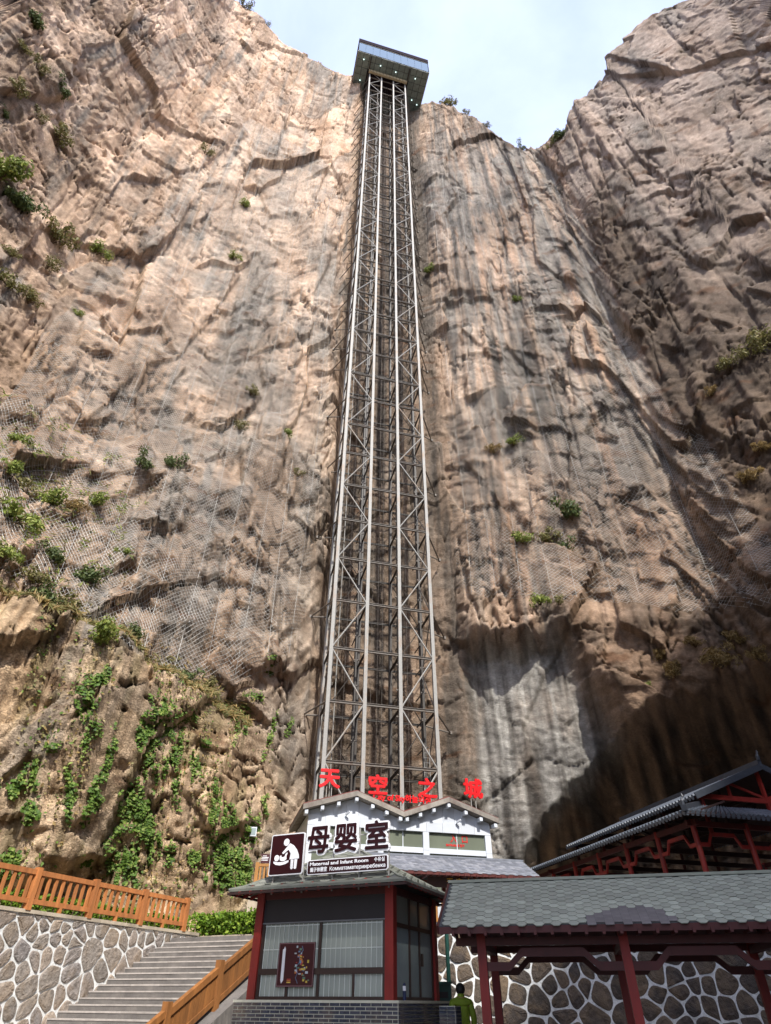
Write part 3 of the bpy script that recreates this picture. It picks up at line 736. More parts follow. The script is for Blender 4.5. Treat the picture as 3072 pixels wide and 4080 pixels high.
# creeping stems and withered leaves all over the lower wall: uncountable, one object
n = 15000
ph = -40 + 30 * rng.random(n) ** 1.0; col_ = np.floor(ph / .34); ph = col_ * .34 + .1 * rng.normal(size=n)
den = np.clip(fbm(col_ / 9, col_ * 0 + .5, 371, 3) * 2.2 + .45, 0, 1)
zc = 3.5 + 12.5 * rng.random(n); keep = rng.random(n) < den * np.clip(1.1 * fbm(col_ * .7, zc / 4, 375, 3) * 2 + .5, 0, 1)
ph, zc = ph[keep], zc[keep]; n = len(ph)
C = surf(ph + .12 * np.sin(zc * 1.1 + ph * 3), zc, RF, .07)
cm = leaves('creeper', C, np.stack([-np.sin(np.radians(ph)), -np.cos(np.radians(ph)), 0 * ph + .5], -1) + rng.normal(size=(n, 3)) * .5, .15, M_leafy, .6)
cm.materials.append(M_dry); cm.materials.append(M_vine); cm.polygons.foreach_set('material_index', np.tile(rng.choice([0, 1, 2], n, p=[.45, .3, .25]), 2).astype(np.int32))
prop(obj('creeper', cm, None), 'withered olive creeper trailing over the pale lower rock wall', 'creeper', None, 'stuff')

# weeds on the gentler slope at the far left
n = 3000
ph = rng.uniform(-46, -27, n); zc = 17 + 17 * rng.random(n); kp = fbm(ph / 2.2, zc / 2.5, 385, 3) + .012 * (-ph - 30) > .12
ph, zc = ph[kp], zc[kp]; n = len(ph); C = surf(ph, zc, RF, .10)
wm = leaves('weeds', C, np.stack([-np.sin(np.radians(ph)), -np.cos(np.radians(ph)), 0 * ph + .7], -1) + rng.normal(size=(n, 3)) * .5, .42, M_leafy, .16)
wm.materials.append(M_leaf); wm.polygons.foreach_set('material_index', np.tile(rng.choice([0, 1], n, p=[.5, .5]), 2).astype(np.int32))
prop(obj('weeds', wm, None), 'patchy weeds growing over the gentler netted slope', 'weeds', None, 'stuff')

# ================================================================== LIFT TOWER
def steel(name, base, rust, amt):
    N = Nodes(name); w = N.world((1, 1, .35))
    n1 = N.noise(w, 1.6, 5, .65); n2 = N.noise(N.world(), 7, 4, .6)
    b = rgb(base)
    col = N.ramp(n2, [(.3, tuple(x * .82 for x in b[:3]) + (1,)), (.7, b)])
    col = N.mix(N.ramp(n1, [(.52, 0), (.70, amt)]), col, rgb(rust))
    return N.out(col, .55, 0, .4)
M_steel = steel('painted_steel', '#9c9b96', '#9a7c5e', .8)
M_steel2 = steel('shaded_weathered_steel', '#746e66', '#5d4838', .9)  # same paint darkened, with rust; puts the beams' shade into the colour
M_dkst = steel('dark_steel', '#433f3a', '#3d3028', .8)  # darkest copy; shade inside the lattice put into rear legs and beams
YAW_T = R(14.2)
TB = Vector((-4.1, 42.0, 3.8)); TW, TD, TH = 8.19, 3.0, 160.4
tower = empty('lift_tower', TB, 'tall pale steel lattice lift tower standing against the cliff', 'lift tower', None, YAW_T)
LX = [0, 2.73, 5.46, 8.19]
ly = lambda z: z - 3.8
def bar_part(name, a, b, w, h, mat, up=(0, 0, 1)):
    a, b = Vector(a), Vector(b); mb = MB().bar((0, 0, 0), b - a, w, h, up)
    return obj(name, mb.mesh(name), mat, tower, T(*a))
for x in LX:
    for y in (0, TD):
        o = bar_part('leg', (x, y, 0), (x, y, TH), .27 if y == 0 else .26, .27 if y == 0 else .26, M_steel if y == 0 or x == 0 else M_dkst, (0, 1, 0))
levels = [5.8 + 4.2 * i for i in range(38)]
SH = {}
def shared(name, key, make, mat, at):
    if key not in SH: SH[key] = make().mesh(name)
    return obj(name, SH[key], mat, tower, at)
mk_beam = lambda L, w, h: (lambda: MB().box((0, -w / 2, -h / 2), (L, w / 2, -h / 2 + .03)).box((0, -w / 2, h / 2 - .03), (L, w / 2, h / 2)).box((0, -.015, -h / 2), (L, .015, h / 2)))
rail_x = [(.42, .135), (2.31, 2.595), (5.88, 5.595), (7.77, 8.055)]
for xr, _ in rail_x:
    bar_part('guide_rail', (xr, 1.7, 0), (xr, 1.7, TH), .12, .16, M_dkst, (0, 1, 0))
    bar_part('guide_rail', (xr, 2.25, 0), (xr, 2.25, TH), .07, .08, M_dkst, (0, 1, 0))
for i, z in enumerate(levels):
    zl = ly(z)
    for b in range(3):
        L = 2.73 - .27
        shared('cross_beam', 'cb', mk_beam(L, .16, .2), M_steel2, T(LX[b] + .135, 0, zl))
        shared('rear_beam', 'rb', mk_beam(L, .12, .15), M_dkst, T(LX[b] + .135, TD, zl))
    for x in LX:
        shared('depth_beam', 'db', mk_beam(TD - .26, .12, .16), M_dkst, T(x, .13, zl) @ RZ(math.pi / 2))
    for b, flip in ((0, 0), (2, 1)):
        up = (i + flip) % 2 == 0
        a, c = (LX[b] + .1, LX[b + 1] - .1) if up else (LX[b + 1] - .1, LX[b] + .1)
        key = ('dg', up)
        shared('diagonal_brace', key, lambda: MB().tube([(0, 0, .1), (c - a, 0, 4.1)], .062, 7), M_steel, T(a, -.02, zl))
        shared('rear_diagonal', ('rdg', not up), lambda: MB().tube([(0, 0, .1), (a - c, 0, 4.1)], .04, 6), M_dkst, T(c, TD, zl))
    for x, s in ((0, 0), (8.19, 1)):
        up = (i + s) % 2 == 0; y0, y1 = (.1, TD - .1) if up else (TD - .1, .1)
        shared('side_diagonal', ('sd', up), lambda: MB().tube([(0, 0, .1), (0, y1 - y0, 4.1)], .05, 6), M_steel2, T(x, y0, zl))
    for dz in (0.0, 2.1):
        for k, (xr, xl) in enumerate(rail_x):
            if i == 37 and dz: continue
            sgn = 1 if xl > xr else -1
            mb = lambda: MB().box((0, -.05, -.04), (abs(xl - xr) + .16, .05, .04)).box((.02, -.05, -.16), (.1, 1.5, -.09))
            o = shared('rail_bracket', ('br', round(abs(xl - xr), 3), sgn), mb, M_steel2, T(xr - sgn * .16, 1.7, zl + dz) @ Matrix.Diagonal((sgn, 1 if False else -1 if False else 1, 1, 1)))
    # struts into the rock on both sides
    f = (z - 18) / 146
    if z > 62 or i % 2 == 1:
        ax, ay = -1.35 - 1.0 * f, 3.1 + 1.3 * f
        for y in (.0, TD):
            mb = MB().tube([(0, y, zl), (ax, ay, zl - .05)], .065, 6); obj('wall_strut', mb.mesh('wall_strut'), M_steel2, tower)
        ax, ay = TW + 2.5 - .2 * f, 3.9
        for y in (.0, TD):
            mb = MB().tube([(TW, y, zl), (ax, ay, zl - .05)], .065, 6); obj('wall_strut', mb.mesh('wall_strut'), M_steel2, tower)
        for axx, ayy in ((-1.35 - 1.0 * f, 3.1 + 1.3 * f), (ax, ay)):
            shared('anchor_plate', 'ap', lambda: MB().box((-.12, -.12, -.12), (.12, .12, .12)), M_steel2, T(axx, ayy, zl - .05))
obj('riser_pipe', MB().tube([(1.0, TD - .1, 0), (1.0, TD - .1, TH)], .045, 8).mesh('riser_pipe'), M_steel, tower)
for x in (3.6, 4.1, 4.5, 1.5, 6.6): obj('hoist_cable', MB().tube([(x, 1.9, 0), (x, 1.9, TH)], .012, 5).mesh('hoist_cable'), M_steel2, tower)
for s in (0, .42): obj('ladder_rail', MB().tube([(7.3 + s, .5, 3), (7.3 + s, .5, 12)], .025, 6).mesh('ladder_rail'), M_steel, tower)
for k in range(26): shared('ladder_rung', 'lr', lambda: MB().tube([(0, 0, 0), (.42, 0, 0)], .016, 5), M_steel, T(7.3, .5, 3.2 + .34 * k))

# ------------------------------------------------------------------ glazed platform at the tower head
M_soff = simple('soffit_panel', '#747f79', .5, .25, 1.2)
M_edge = simple('edge_trim', '#2b2429', .95, .1, 2); M_edge.node_tree.nodes['Principled BSDF'].inputs['Specular IOR Level'].default_value = .05
M_beige = simple('beige_cladding', '#b8a988', .6, .15, 2)
def glass_mat(name, tint, tfac, rough=.03):
    N = Nodes(name); g = N.n('ShaderNodeBsdfGlossy'); g.inputs['Color'].default_value = rgb(tint); g.inputs['Roughness'].default_value = rough
    t = N.n('ShaderNodeBsdfTransparent'); t.inputs['Color'].default_value = rgb(tint)
    m = N.n('ShaderNodeMixShader'); fr = N.n('ShaderNodeFresnel'); fr.inputs['IOR'].default_value = 1.6
    f = N.math('ADD', fr.outputs[0], tfac, True); N.l(f, m.inputs[0]); N.l(t.outputs[0], m.inputs[1]); N.l(g.outputs[0], m.inputs[2])
    N.l(m.outputs[0], N.t.nodes['Material Output'].inputs['Surface']); return N.m
M_pglass = glass_mat('platform_glass', '#dfeeee', .22)
plat = empty('viewing_platform', TB + Matrix.Rotation(YAW_T, 3, 'Z') @ Vector((0, 0, TH)), 'glass-fronted viewing platform jutting from the cliff at the tower head', 'platform', None, YAW_T)
px0, px1, py0, py1 = -3.4, 12.9, -3.4, 10.5
boxm((px0, py0, .02), (px1, py1, .35)).build('floor_slab', M_edge, plat)
nx, ny = 12, 10
sx, sy = (px1 - px0) / nx, (py1 - py0) / ny
for i in range(nx):
    for j in range(ny):
        x, y = px0 + i * sx, py0 + j * sy
        if -.5 < x + sx / 2 < 8.7 and -.3 < y + sy / 2 < 3.4: continue
        d = random.uniform(0, .05)
        k = ('sp', random.randrange(4))
        if k not in SH: SH[k] = boxm((.04, .04, -.10 - .03 * k[1]), (sx - .04, sy - .04, .015)).mesh('soffit_panel')
        obj('soffit_panel', SH[k], M_soff, plat, T(x, y, 0))
for x in (-.35, 8.54):
    boxm((x - .12, py0 + .3, -.34), (x + .12, py1 - .5, -.11)).build('soffit_beam', M_dkst, plat)
hd = boxm((-.3, -.75, -1.3), (8.5, -.3, -.14)).build('head_beam', M_beige, plat)
for k in range(12): obj('rib', SH.setdefault('rib', boxm((-.05, -.08, -1.34), (.05, .0, -.16)).mesh('rib')), M_steel2, hd, T(-.1 + k * .76, -.75, 0))
boxm((-.3, 3.2, -1.0), (8.5, 3.5, -.14)).build('head_beam', M_dkst, plat)
N = Nodes('downlight_glow'); N.b.inputs['Emission Color'].default_value = (.75, 1, .95, 1); N.b.inputs['Emission Strength'].default_value = 1.2; M_glow = N.out((.8, .9, .9, 1), .4)
for x, y in ((-1.9, -2.2), (2.0, -2.0), (5.6, -1.7), (10.2, -1.6), (10.6, 2.6), (-1.9, 1.8), (10.9, 6.0), (12.0, 3.2)):
    mb = MB().tube([(0, 0, 0), (0, 0, -.16), (0, 0, -.34)], [.08, .12, .04], 8)
    obj('downlight', SH.setdefault('dl', mb.mesh('downlight')), M_glow, plat, T(x, y, -.2))
gh = 6.9
for k in range(10):
    w = (px1 - px0) / 10
    obj('glass_pane', SH.setdefault('gp', boxm((.02, -.015, .36), (w - .02, .015, gh)).mesh('glass_pane')), M_pglass, plat, T(px0 + k * w, py0 + .06, 0))
for k in range(7):
    w = (py1 - py0) / 7
    for x in (px0 + .06, px1 - .06):
        obj('glass_pane', SH.setdefault('gp2', boxm((-.015, .02, .36), (.015, w - .02, gh)).mesh('glass_pane')), M_pglass, plat, T(x, py0 + k * w, 0))
boxm((px0 - .1, py0 - .1, gh + .25), (px1 + .1, py1, gh + 2.45)).build('roof_fascia', M_edge, plat)
boxm((px0, py0 + .02, gh), (px1, py0 + .2, gh + .25)).build('glazing_rail', M_steel2, plat)
M_inside = simple('interior_wall', '#a9bfc4', .7, .1, 1)
boxm((px0 + .5, py0 + .5, .36), (px1 - .5, py1 - .5, gh * .66)).build('interior_core', simple('sky_reflection', '#cfdcd8', .8, .06, 1), plat)  # pale block stands in for sky reflected in the lower glass
boxm((px0 + .5, py0 + .6, gh * .66 + .01), (px1 - .5, py1 - .5, gh - .05)).build('ceiling_void', simple('blue_void', '#6d8aa6', .8, .1, 1), plat)
for x in (px0, px1): boxm((x - .07, py0 - .02, -.02), (x + .07, py0 + .05, gh + .3)).build('corner_post', M_edge, plat)
for x in (px0, px1): boxm((x - .09, py0 - .04, -.25), (x + .09, py1, .03)).build('edge_rail', M_steel, plat)

# ================================================================== TERRACES
M_terr = simple('terrace_paving', '#8b857b', .9, .2, 2, bump=.2)
M_ret = simple('pale_masonry', '#b3a793', .92, .3, 2.2, bump=.6, dirt='#7d7263')
def poly_slab(name, pts, z0, z1, mat, kind='structure'):
    n = len(pts); mb = MB(); mb.add([(x, y, z0) for x, y in pts] + [(x, y, z1) for x, y in pts], [tuple(range(n - 1, -1, -1)), tuple(range(n, 2 * n))] + [(i, (i + 1) % n, (i + 1) % n + n, i + n) for i in range(n)])
    return prop(mb.build(name, mat), kind=kind)
AZ = R(23)                                     # the stairs climb towards this azimuth
sd = Vector((math.sin(AZ), math.cos(AZ), 0)); sr = Vector((math.cos(AZ), -math.sin(AZ), 0))
poly_slab('terrace', [(-7.0, 29.0), (3.0, 26.3), (40, 19.5), (48, 60), (-12, 60), (-20, 45), (-8.2, 29.5)], -.5, 3.5, M_terr)
poly_slab('upper_terrace', [(-6.7, 35.2), (-4.3, 35.0), (-4.3, 50), (-6.7, 50)], 3.4, 6.1, M_ret)
# ================================================================== ENTRANCE BUILDING
YB = R(14.0)
M_white = simple('white_panel', '#ccd2d9', .35, .06, 1.0)
M_conc = simple('weathered_concrete', '#8d877e', .9, .3, 3, bump=.4, dirt='#5d4b44')
M_roofred = simple('red_roof_sheet', '#6e3a33', .7, .2, 3)
def film_glass(name, c, alpha, rough=.06):
    """tinted pane: part mirror-like film, part see-through"""
    N = Nodes(name); v = N.noise(N.world((1, 1, .6)), .7, 3, .5)
    cc = rgb(c); N.out(N.ramp(v, [(.3, tuple(x * .8 for x in cc[:3]) + (1,)), (.7, cc)]), rough, 0, .6)
    t = N.n('ShaderNodeBsdfTransparent'); m = N.n('ShaderNodeMixShader'); m.inputs[0].default_value = alpha
    N.l(t.outputs[0], m.inputs[1]); N.l(N.b.outputs[0], m.inputs[2]); N.l(m.outputs[0], N.t.nodes['Material Output'].inputs['Surface']); return N.m
M_bglass = film_glass('window_glass', '#7d8474', .78)
M_inner = simple('dim_interior', '#6a6854', .9, .3, .6)
M_red = simple('red_letters', '#d8121a', .35, .08, 2)
M_black = simple('black_plastic', '#1d1d1f', .5, .1, 4)
BO = Vector((-4.09, 35.5, 3.5)); BW = 10.46
bld = empty('entrance_building', BO, 'white panelled entrance hall with twin gables at the tower foot', 'building', None, YB)
ZE, ZP, ZV = 6.2, 7.35, 6.28       # eave, peak, valley above the terrace
def roof_z(x):
    xs = [-.35, 2.55, 5.23, 7.9, 10.8]; zs = [6.08, 6.93, 6.02, 6.95, 6.0]
    return float(np.interp(x, xs, zs))
# window wall
cols = [(0, .32), (3.9, 4.2), (6.45, 6.8), (10.12, BW)]
for a, b in cols:
    for z0, z1 in ((0, 2.2), (2.21, 3.6), (3.61, 4.55), (4.56, 5.46)): boxm((a, -.05, z0), (b, .25, z1)).build('column_panel', M_white, bld)
for (a, b), (c, d) in zip(cols[:-1], cols[1:]):
    boxm((b, 0, 4.42), (c, .2, 4.68)).build('window_rail', M_white, bld)
    boxm((b, 0, 2.0), (c, .2, 2.2)).build('window_rail', M_white, bld)
    m_ = (b + c) / 2
    for z0, z1 in ((2.2, 4.42), (4.68, 5.46)):
        for p, q in ((b, m_ - .02), (m_ + .02, c)): boxm((p, .09, z0), (q, .11, z1)).build('window_pane', M_bglass, bld)
        boxm((m_ - .02, .07, z0), (m_ + .02, .13, z1)).build('mullion', M_white, bld)
    boxm((b, 0.02, 0), (c, .18, 2.0)).build('base_panel', M_white, bld)
n = 11; w = (BW - .0) / n
for k in range(n): obj('band_panel', SH.setdefault('bp', boxm((.006, -.06, 5.47), (w - .006, .2, 5.98)).mesh('band_panel')), M_white, bld, T(k * w, 0, 0))
n = 15; w = BW / n
for k in range(n):
    a, b = k * w + .006, (k + 1) * w - .006
    m_ = [x for x in (2.55, 5.23, 7.9) if a < x < b]
    pts = [(a, 5.99), (b, 5.99), (b, roof_z(b) - .02)] + [(x, roof_z(x) - .02) for x in m_] + [(a, roof_z(a) - .02)]
    MB().prism(pts, -.0, .2).build('gable_board', M_white, bld)
boxm((.02, .21, 5.0), (BW - .02, 5.4, 5.1)).build('ceiling', M_inner, bld)
boxm((.02, 5.3, 0), (BW - .02, 5.5, 6.6)).build('rear_wall', M_inner, bld)
for x in (.02, BW - .2): boxm((x, .26, 0), (x + .18, 5.3, 6.05)).build('side_wall', M_white, bld)
xs = [-.38, 2.55, 5.23, 7.9, 10.84]
for a, b in zip(xs[:-1], xs[1:]):
    za, zb = roof_z(a), roof_z(b)
    MB().prism([(a, za), (b, zb), (b, zb + .26), (a, za + .26)], -.62, 5.5).build('roof_slab', M_conc, bld)
    MB().prism([(a, za + .265), (b, zb + .265), (b, zb + .33), (a, za + .33)], -.5, 5.5).build('roof_sheet', M_roofred, bld)
    for f in ((.07, .36, .66, 1.0) if zb > za else (.34, .64, .93)):
        x = a + f * (b - a); z = roof_z(x)
        boxm((x - .09, -.55, z - .24), (x + .09, -.0, z - .05)).build('eave_bracket', M_white, bld)
RB3 = Matrix.Rotation(YB, 3, 'Z')
BN = RB3 @ Vector((0, -1, 0))
def b_local(x, y, off):       # photo pixel -> point on a plane parallel to the facade
    p = at_plane(x, y, BO + RB3 @ Vector((0, off, 0)), BN)
    return RB3.transposed() @ (p - BO)
# small black hall lights behind the glass
for x, y in ((1302, 3301), (1443, 3308), (1580, 3317), (1545, 3345), (1672, 3352), (1714, 3325), (1842, 3330)):
    p = b_local(x, y, .5)
    boxm((-.07, 0, -.13), (.07, .12, .13)).build('hall_lamp', M_black, bld, T(p.x, .5, p.z))
for x, y, s, sz in ((1830, 3345, '入  口', .42), (1815, 3369, 'ENTRANCE 입구', .15), (1384, 3340, '出  口', .42), (1384, 3362, 'EXIT 출구', .15)):
    p = b_local(x, y, .05); obj('window_lettering', text_mesh(s, sz, .004, .004), M_red, bld, T(p.x, .075, p.z) @ UPRIGHT)
for x, y in ((1379, 3243), (1819, 3275)):
    p = BO + RB3 @ b_local(x, y, -.1)
    c = empty('security_camera', p, 'small white security camera on the %s gable wall of the hall' % ('first' if x < 1500 else 'second'), 'camera', None, YB)
    c['label'] = 'white security camera on the gable behind the nursing-room sign' if x < 1500 else 'white security camera on the gable above the red entrance lettering'
    MB().tube([(0, .05, -.12), (0, -.1, -.06)], .02, 6).build('bracket', M_black, c)
    MB().bar((-.02, -.05, -.05), (.14, -.3, .06), .09, .09).build('housing', M_white, c)
# rooftop letters
sign = empty('rooftop_sign', BO + RB3 @ Vector((5.2, -.45, 6.5)), 'red rooftop characters and small English line above the twin gables', 'sign', None, YB)
SB = Vector((5.2, -.45, 6.5))
for ch, x, y in (('天', 1313, 3106), ('空', 1505, 3134), ('之', 1702, 3147), ('城', 1884, 3148)):
    p = b_local(x, y, -.45) - SB
    o = obj('character', bold_text(ch, 1.2, .06, .04), M_red, sign, T(p.x, 0, p.z) @ UPRIGHT @ Matrix.Diagonal((1, .92, 1, 1)))
    zr = roof_z(p.x + SB.x) + .33 - SB.z
    for dx in (-.12, .16): MB().tube([(p.x + dx, .1, zr), (p.x + dx, .1, p.z + .2)], .03, 6).build('post', M_steel, sign)
p = b_local(1603, 3183, -.45) - SB
obj('lettering', bold_text('City of Sky하늘의성', .42, .03, .014), M_red, sign, T(p.x, 0, p.z) @ UPRIGHT)
for dz in (-.14, .16): MB().bar((p.x - 1.9, .08, p.z + dz), (p.x + 1.9, .08, p.z + dz), .03, .03).build('support_rail', M_steel, sign)
for dx in (-1.6, 0, 1.6):
    MB().tube([(p.x + dx, .1, roof_z(p.x + dx + SB.x) + .3 - SB.z), (p.x + dx, .1, p.z + .3)], .025, 6).build('post', M_steel, sign)

# ================================================================== ROOF HELPERS
def hex_mesh(w, h, t=.010):
    """flat-topped hexagon, the lower edge a little proud"""
    mb = MB(); k = w * .25
    pts = [(-w / 2 + k, -h / 2), (w / 2 - k, -h / 2), (w / 2, 0), (w / 2 - k, h / 2), (-w / 2 + k, h / 2), (-w / 2, 0)]
    mb.add([(x, y, t + .006 * (y < 0) - .004 * (y > 0)) for x, y in pts] + [(x, y, .0) for x, y in pts], [tuple(range(6))] + [(i, i + 6, (i + 1) % 6 + 6, (i + 1) % 6) for i in range(6)])
    return mb.mesh('shingle')
def rect_mesh(w, h, t=.012):
    return MB().box((-w / 2, -h * .5, 0), (w / 2, h * .6, t)).mesh('shingle')
def shingles(parent, M, inside, L, H, w, h, mats, limit=300, dark=None):
    """hexagonal shingles over a slope; M maps (along, up, out) to the parent's frame; the largest 300 are parts, the rest one piece of stuff"""
    hm = [hex_mesh(w * .975, h * .965) for _ in mats]
    for m_, mt in zip(hm, mats): m_.materials.append(mt)
    dm = None
    if dark: dm = rect_mesh(w * .74, h * .95); dm.materials.append(dark[1])
    cells = []
    for r in range(int(H / h) + 1):
        for c in range(int(L / w / .75) + 2):
            x, y = c * w * .75, r * h + (h / 2 if c % 2 else 0)
            if inside(x, y): cells.append((x, y))
    random.shuffle(cells) if False else None
    for x, y in cells[:limit]:
        me_ = dm if dark and dark[0](x, y) else random.choice(hm)
        o = obj('shingle', me_, None, parent, M @ T(x, y, random.uniform(0, .003)) @ Matrix.Rotation(random.uniform(-.01, .01), 4, 'Z') @ Matrix.Rotation(random.uniform(-.008, .016), 4, 'X'))
    rest = cells[limit:]
    if rest:
        mb = MB(); src = hm[0]; vs = [v.co.copy() for v in src.vertices]; fs = [tuple(p.vertices) for p in src.polygons]
        for x, y in rest:
            A = M @ T(x, y, random.uniform(0, .004)) @ Matrix.Rotation(random.uniform(-.02, .02), 4, 'Z'); mb.add([A @ v for v in vs], fs)
        fo = prop(mb.build('shingle_field', mats[0], parent), kind='stuff')
        for m_ in mats[1:]: fo.data.materials.append(m_)
        for q_ in range(len(rest)):
            c_ = random.randrange(len(mats))
            for p_ in fo.data.polygons[q_ * len(fs):(q_ + 1) * len(fs)]: p_.material_index = c_
def slope_frame(origin, along, up):
    a = Vector(along).normalized(); u = Vector(up).normalized(); n = a.cross(u)
    m = Matrix((a, u, n)).transposed().to_4x4(); m.translation = Vector(origin); return m
M_sh = [simple('slate_shingle', c, .75, .14, 5, bump=.25) for c in ('#9a9f90', '#a1a697', '#94988a')]
M_sh2 = [simple('blue_shingle', c, .7, .2, 4, bump=.25) for c in ('#7d818a', '#8a8d94', '#6f737b')]
M_sh3 = [simple('worn_shingle', c, .85, .25, 3, bump=.35) for c in ('#777a70', '#6c6f66', '#7f8177')]
M_shd = simple('bare_shingle', '#6b6766', .8, .2, 5, bump=.25)
M_under = simple('roof_felt', '#4a4c4c', .9, .2, 4)
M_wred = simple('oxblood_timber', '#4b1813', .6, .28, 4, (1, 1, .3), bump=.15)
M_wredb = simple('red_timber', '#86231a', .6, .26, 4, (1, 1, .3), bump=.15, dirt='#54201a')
M_wdark = simple('dark_timber', '#2e1814', .7, .25, 4)
M_gold = simple('gold_letters', '#b58a2e', .5, .15, 4)

def lattice_beam(parent, p, q, z, zlow, n=1, mat=None, w=.09, h=.13):
    """the stepped beam of Chinese galleries: low beside the posts, raised in the middle of the bay"""
    p, q = Vector(p), Vector(q); d = q - p; L = d.length; d.normalize()
    prof = [(0, zlow), (.17 * L, zlow), (.27 * L, z), (.73 * L, z), (.83 * L, zlow), (L, zlow)]
    mb = MB()
    side = Vector((-d.y, d.x, 0)) * (w / 2)
    for a, za in prof:
        c = p + d * a
        for s_, q_ in ((-1, -1), (1, -1), (1, 1), (-1, 1)): mb.v.append(tuple(c + side * s_ + Vector((0, 0, za + q_ * h / 2))))
    for i in range(len(prof) - 1):
        for j in range(4): mb.f.append((i * 4 + j, i * 4 + (j + 1) % 4, i * 4 + 4 + (j + 1) % 4, i * 4 + 4 + j))
    e = (len(prof) - 1) * 4; mb.f += [(3, 2, 1, 0), (e, e + 1, e + 2, e + 3)]
    return mb.build('lattice_beam', mat or M_wred, parent)

# ================================================================== COVERED WALK behind the kiosk
YG = R(13.5)
GO = Vector((-.9, 31.4, 3.5))
gal = empty('covered_walk', GO, 'low covered walk with blue-grey shingle roof in front of the entrance hall', 'covered walk', None, YG)
GL = 8.6
for k in range(4):
    for y in (.45, 2.75):
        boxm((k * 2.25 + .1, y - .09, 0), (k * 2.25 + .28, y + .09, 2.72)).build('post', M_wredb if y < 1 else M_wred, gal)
for k in range(3):
    for y in (.45, 2.75): lattice_beam(gal, (k * 2.25 + .28, y, 0), ((k + 1) * 2.25 + .1, y, 0), 2.35, 2.05)
for y in (.45, 2.75): boxm((-.2, y - .07, 2.72), (GL, y + .07, 2.86)).build('wall_plate', M_wred, gal)
for k in range(8): boxm((k * 1.12 + .1, .4, 2.87), (k * 1.12 + .2, 2.8, 2.95)).build('tie_beam', M_wred, gal)
e0, r0 = Vector((-.3, -.15, 2.78)), Vector((-.3, 1.6, 3.66))
MB().prism([(-.15, 2.76), (1.6, 3.64), (1.6, 3.70), (-.15, 2.82)], 0, GL + .3, Matrix(((0, 1, 0, -.3), (1, 0, 0, 0), (0, 0, 1, 0), (0, 0, 0, 1)))).build('roof_deck', M_under, gal)
MB().prism([(3.35, 2.76), (1.6, 3.64), (1.6, 3.70), (3.35, 2.82)], 0, GL + .3, Matrix(((0, 1, 0, -.3), (1, 0, 0, 0), (0, 0, 1, 0), (0, 0, 0, 1)))).build('roof_deck', M_under, gal)
boxm((-.32, 1.5, 3.68), (GL + .02, 1.7, 3.76)).build('ridge_cap', M_sh2[2], gal)
SL = math.hypot(1.75, .88)
shingles(gal, slope_frame((-.3, -.15, 2.825), (1, 0, 0), (0, 1.75, .88)), lambda x, y: .05 < x < GL + .25 and y < SL - .05, GL + .3, SL, .30, .19, M_sh2)
boxm((-.3, -.20, 2.68), (GL, -.16, 2.80)).build('eave_board', M_wred, gal)
for k in range(28): obj('rafter_end', SH.setdefault('re', boxm((-.03, -.26, 2.66), (.03, .3, 2.74)).mesh('rafter_end')), M_wred, gal, T(-.1 + k * .305, 0, 0))
brd = boxm((3.1, .28, 2.25), (7.0, .34, 2.68)).build('name_board', M_wdark, gal)
obj('lettering', text_mesh('天 空 之 城', .34, .01, .006, spacing=1.1), M_gold, brd, T(4.9, .27, 2.46) @ UPRIGHT)

# ================================================================== TWO-TIER PAVILION on the right terrace
M_tile = simple('blue_grey_tile', '#565d66', .45, .25, 5, bump=.2)
M_tiled = simple('dark_tile', '#3b4048', .5, .25, 5)
YP = R(14.4)
PO = Vector((12.1, 26.2, 3.5))
pav = empty('tiled_pavilion', PO, 'dark two-tier pavilion with red posts and barrel-tiled roofs below the cave', 'pavilion', None, YP)
zE1, zE2, zPk = 4.1, 5.2, 6.75
LY1 = 16.0; W1 = 12.0
col_x = [1.0, 3.6, 8.4, 11.0]; col_y = [1.0, 3.5, 6.0, 8.5, 11.0, 13.5]
for x in col_x:
    for y in col_y:
        front = x == 1.0 or y == 1.0
        if not front and not (x == 11.0): continue
        MB().tube([(x, y, 0), (x, y, zE1 - .05)], .11, 12).build('post', M_wredb, pav)
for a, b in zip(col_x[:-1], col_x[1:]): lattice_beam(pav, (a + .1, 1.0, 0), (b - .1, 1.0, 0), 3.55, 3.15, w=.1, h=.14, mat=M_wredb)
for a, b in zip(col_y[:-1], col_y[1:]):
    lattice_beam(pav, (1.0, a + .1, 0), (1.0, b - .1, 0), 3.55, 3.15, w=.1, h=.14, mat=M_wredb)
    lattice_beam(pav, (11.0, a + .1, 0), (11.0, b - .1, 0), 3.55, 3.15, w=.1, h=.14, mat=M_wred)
for x in (1.0, 11.0): MB().bar((x, .7, 3.92), (x, LY1 - .8, 3.92), .14, .2).build('wall_plate', M_wred, pav)
for y in (1.0, 13.5): MB().bar((.7, y, 3.92), (11.3, y, 3.92), .14, .2).build('wall_plate', M_wred, pav)
for y in col_y[1:]: MB().bar((1.0, y, 3.86), (11, y, 3.86), .12, .2).build('tie_beam', M_wdark, pav)
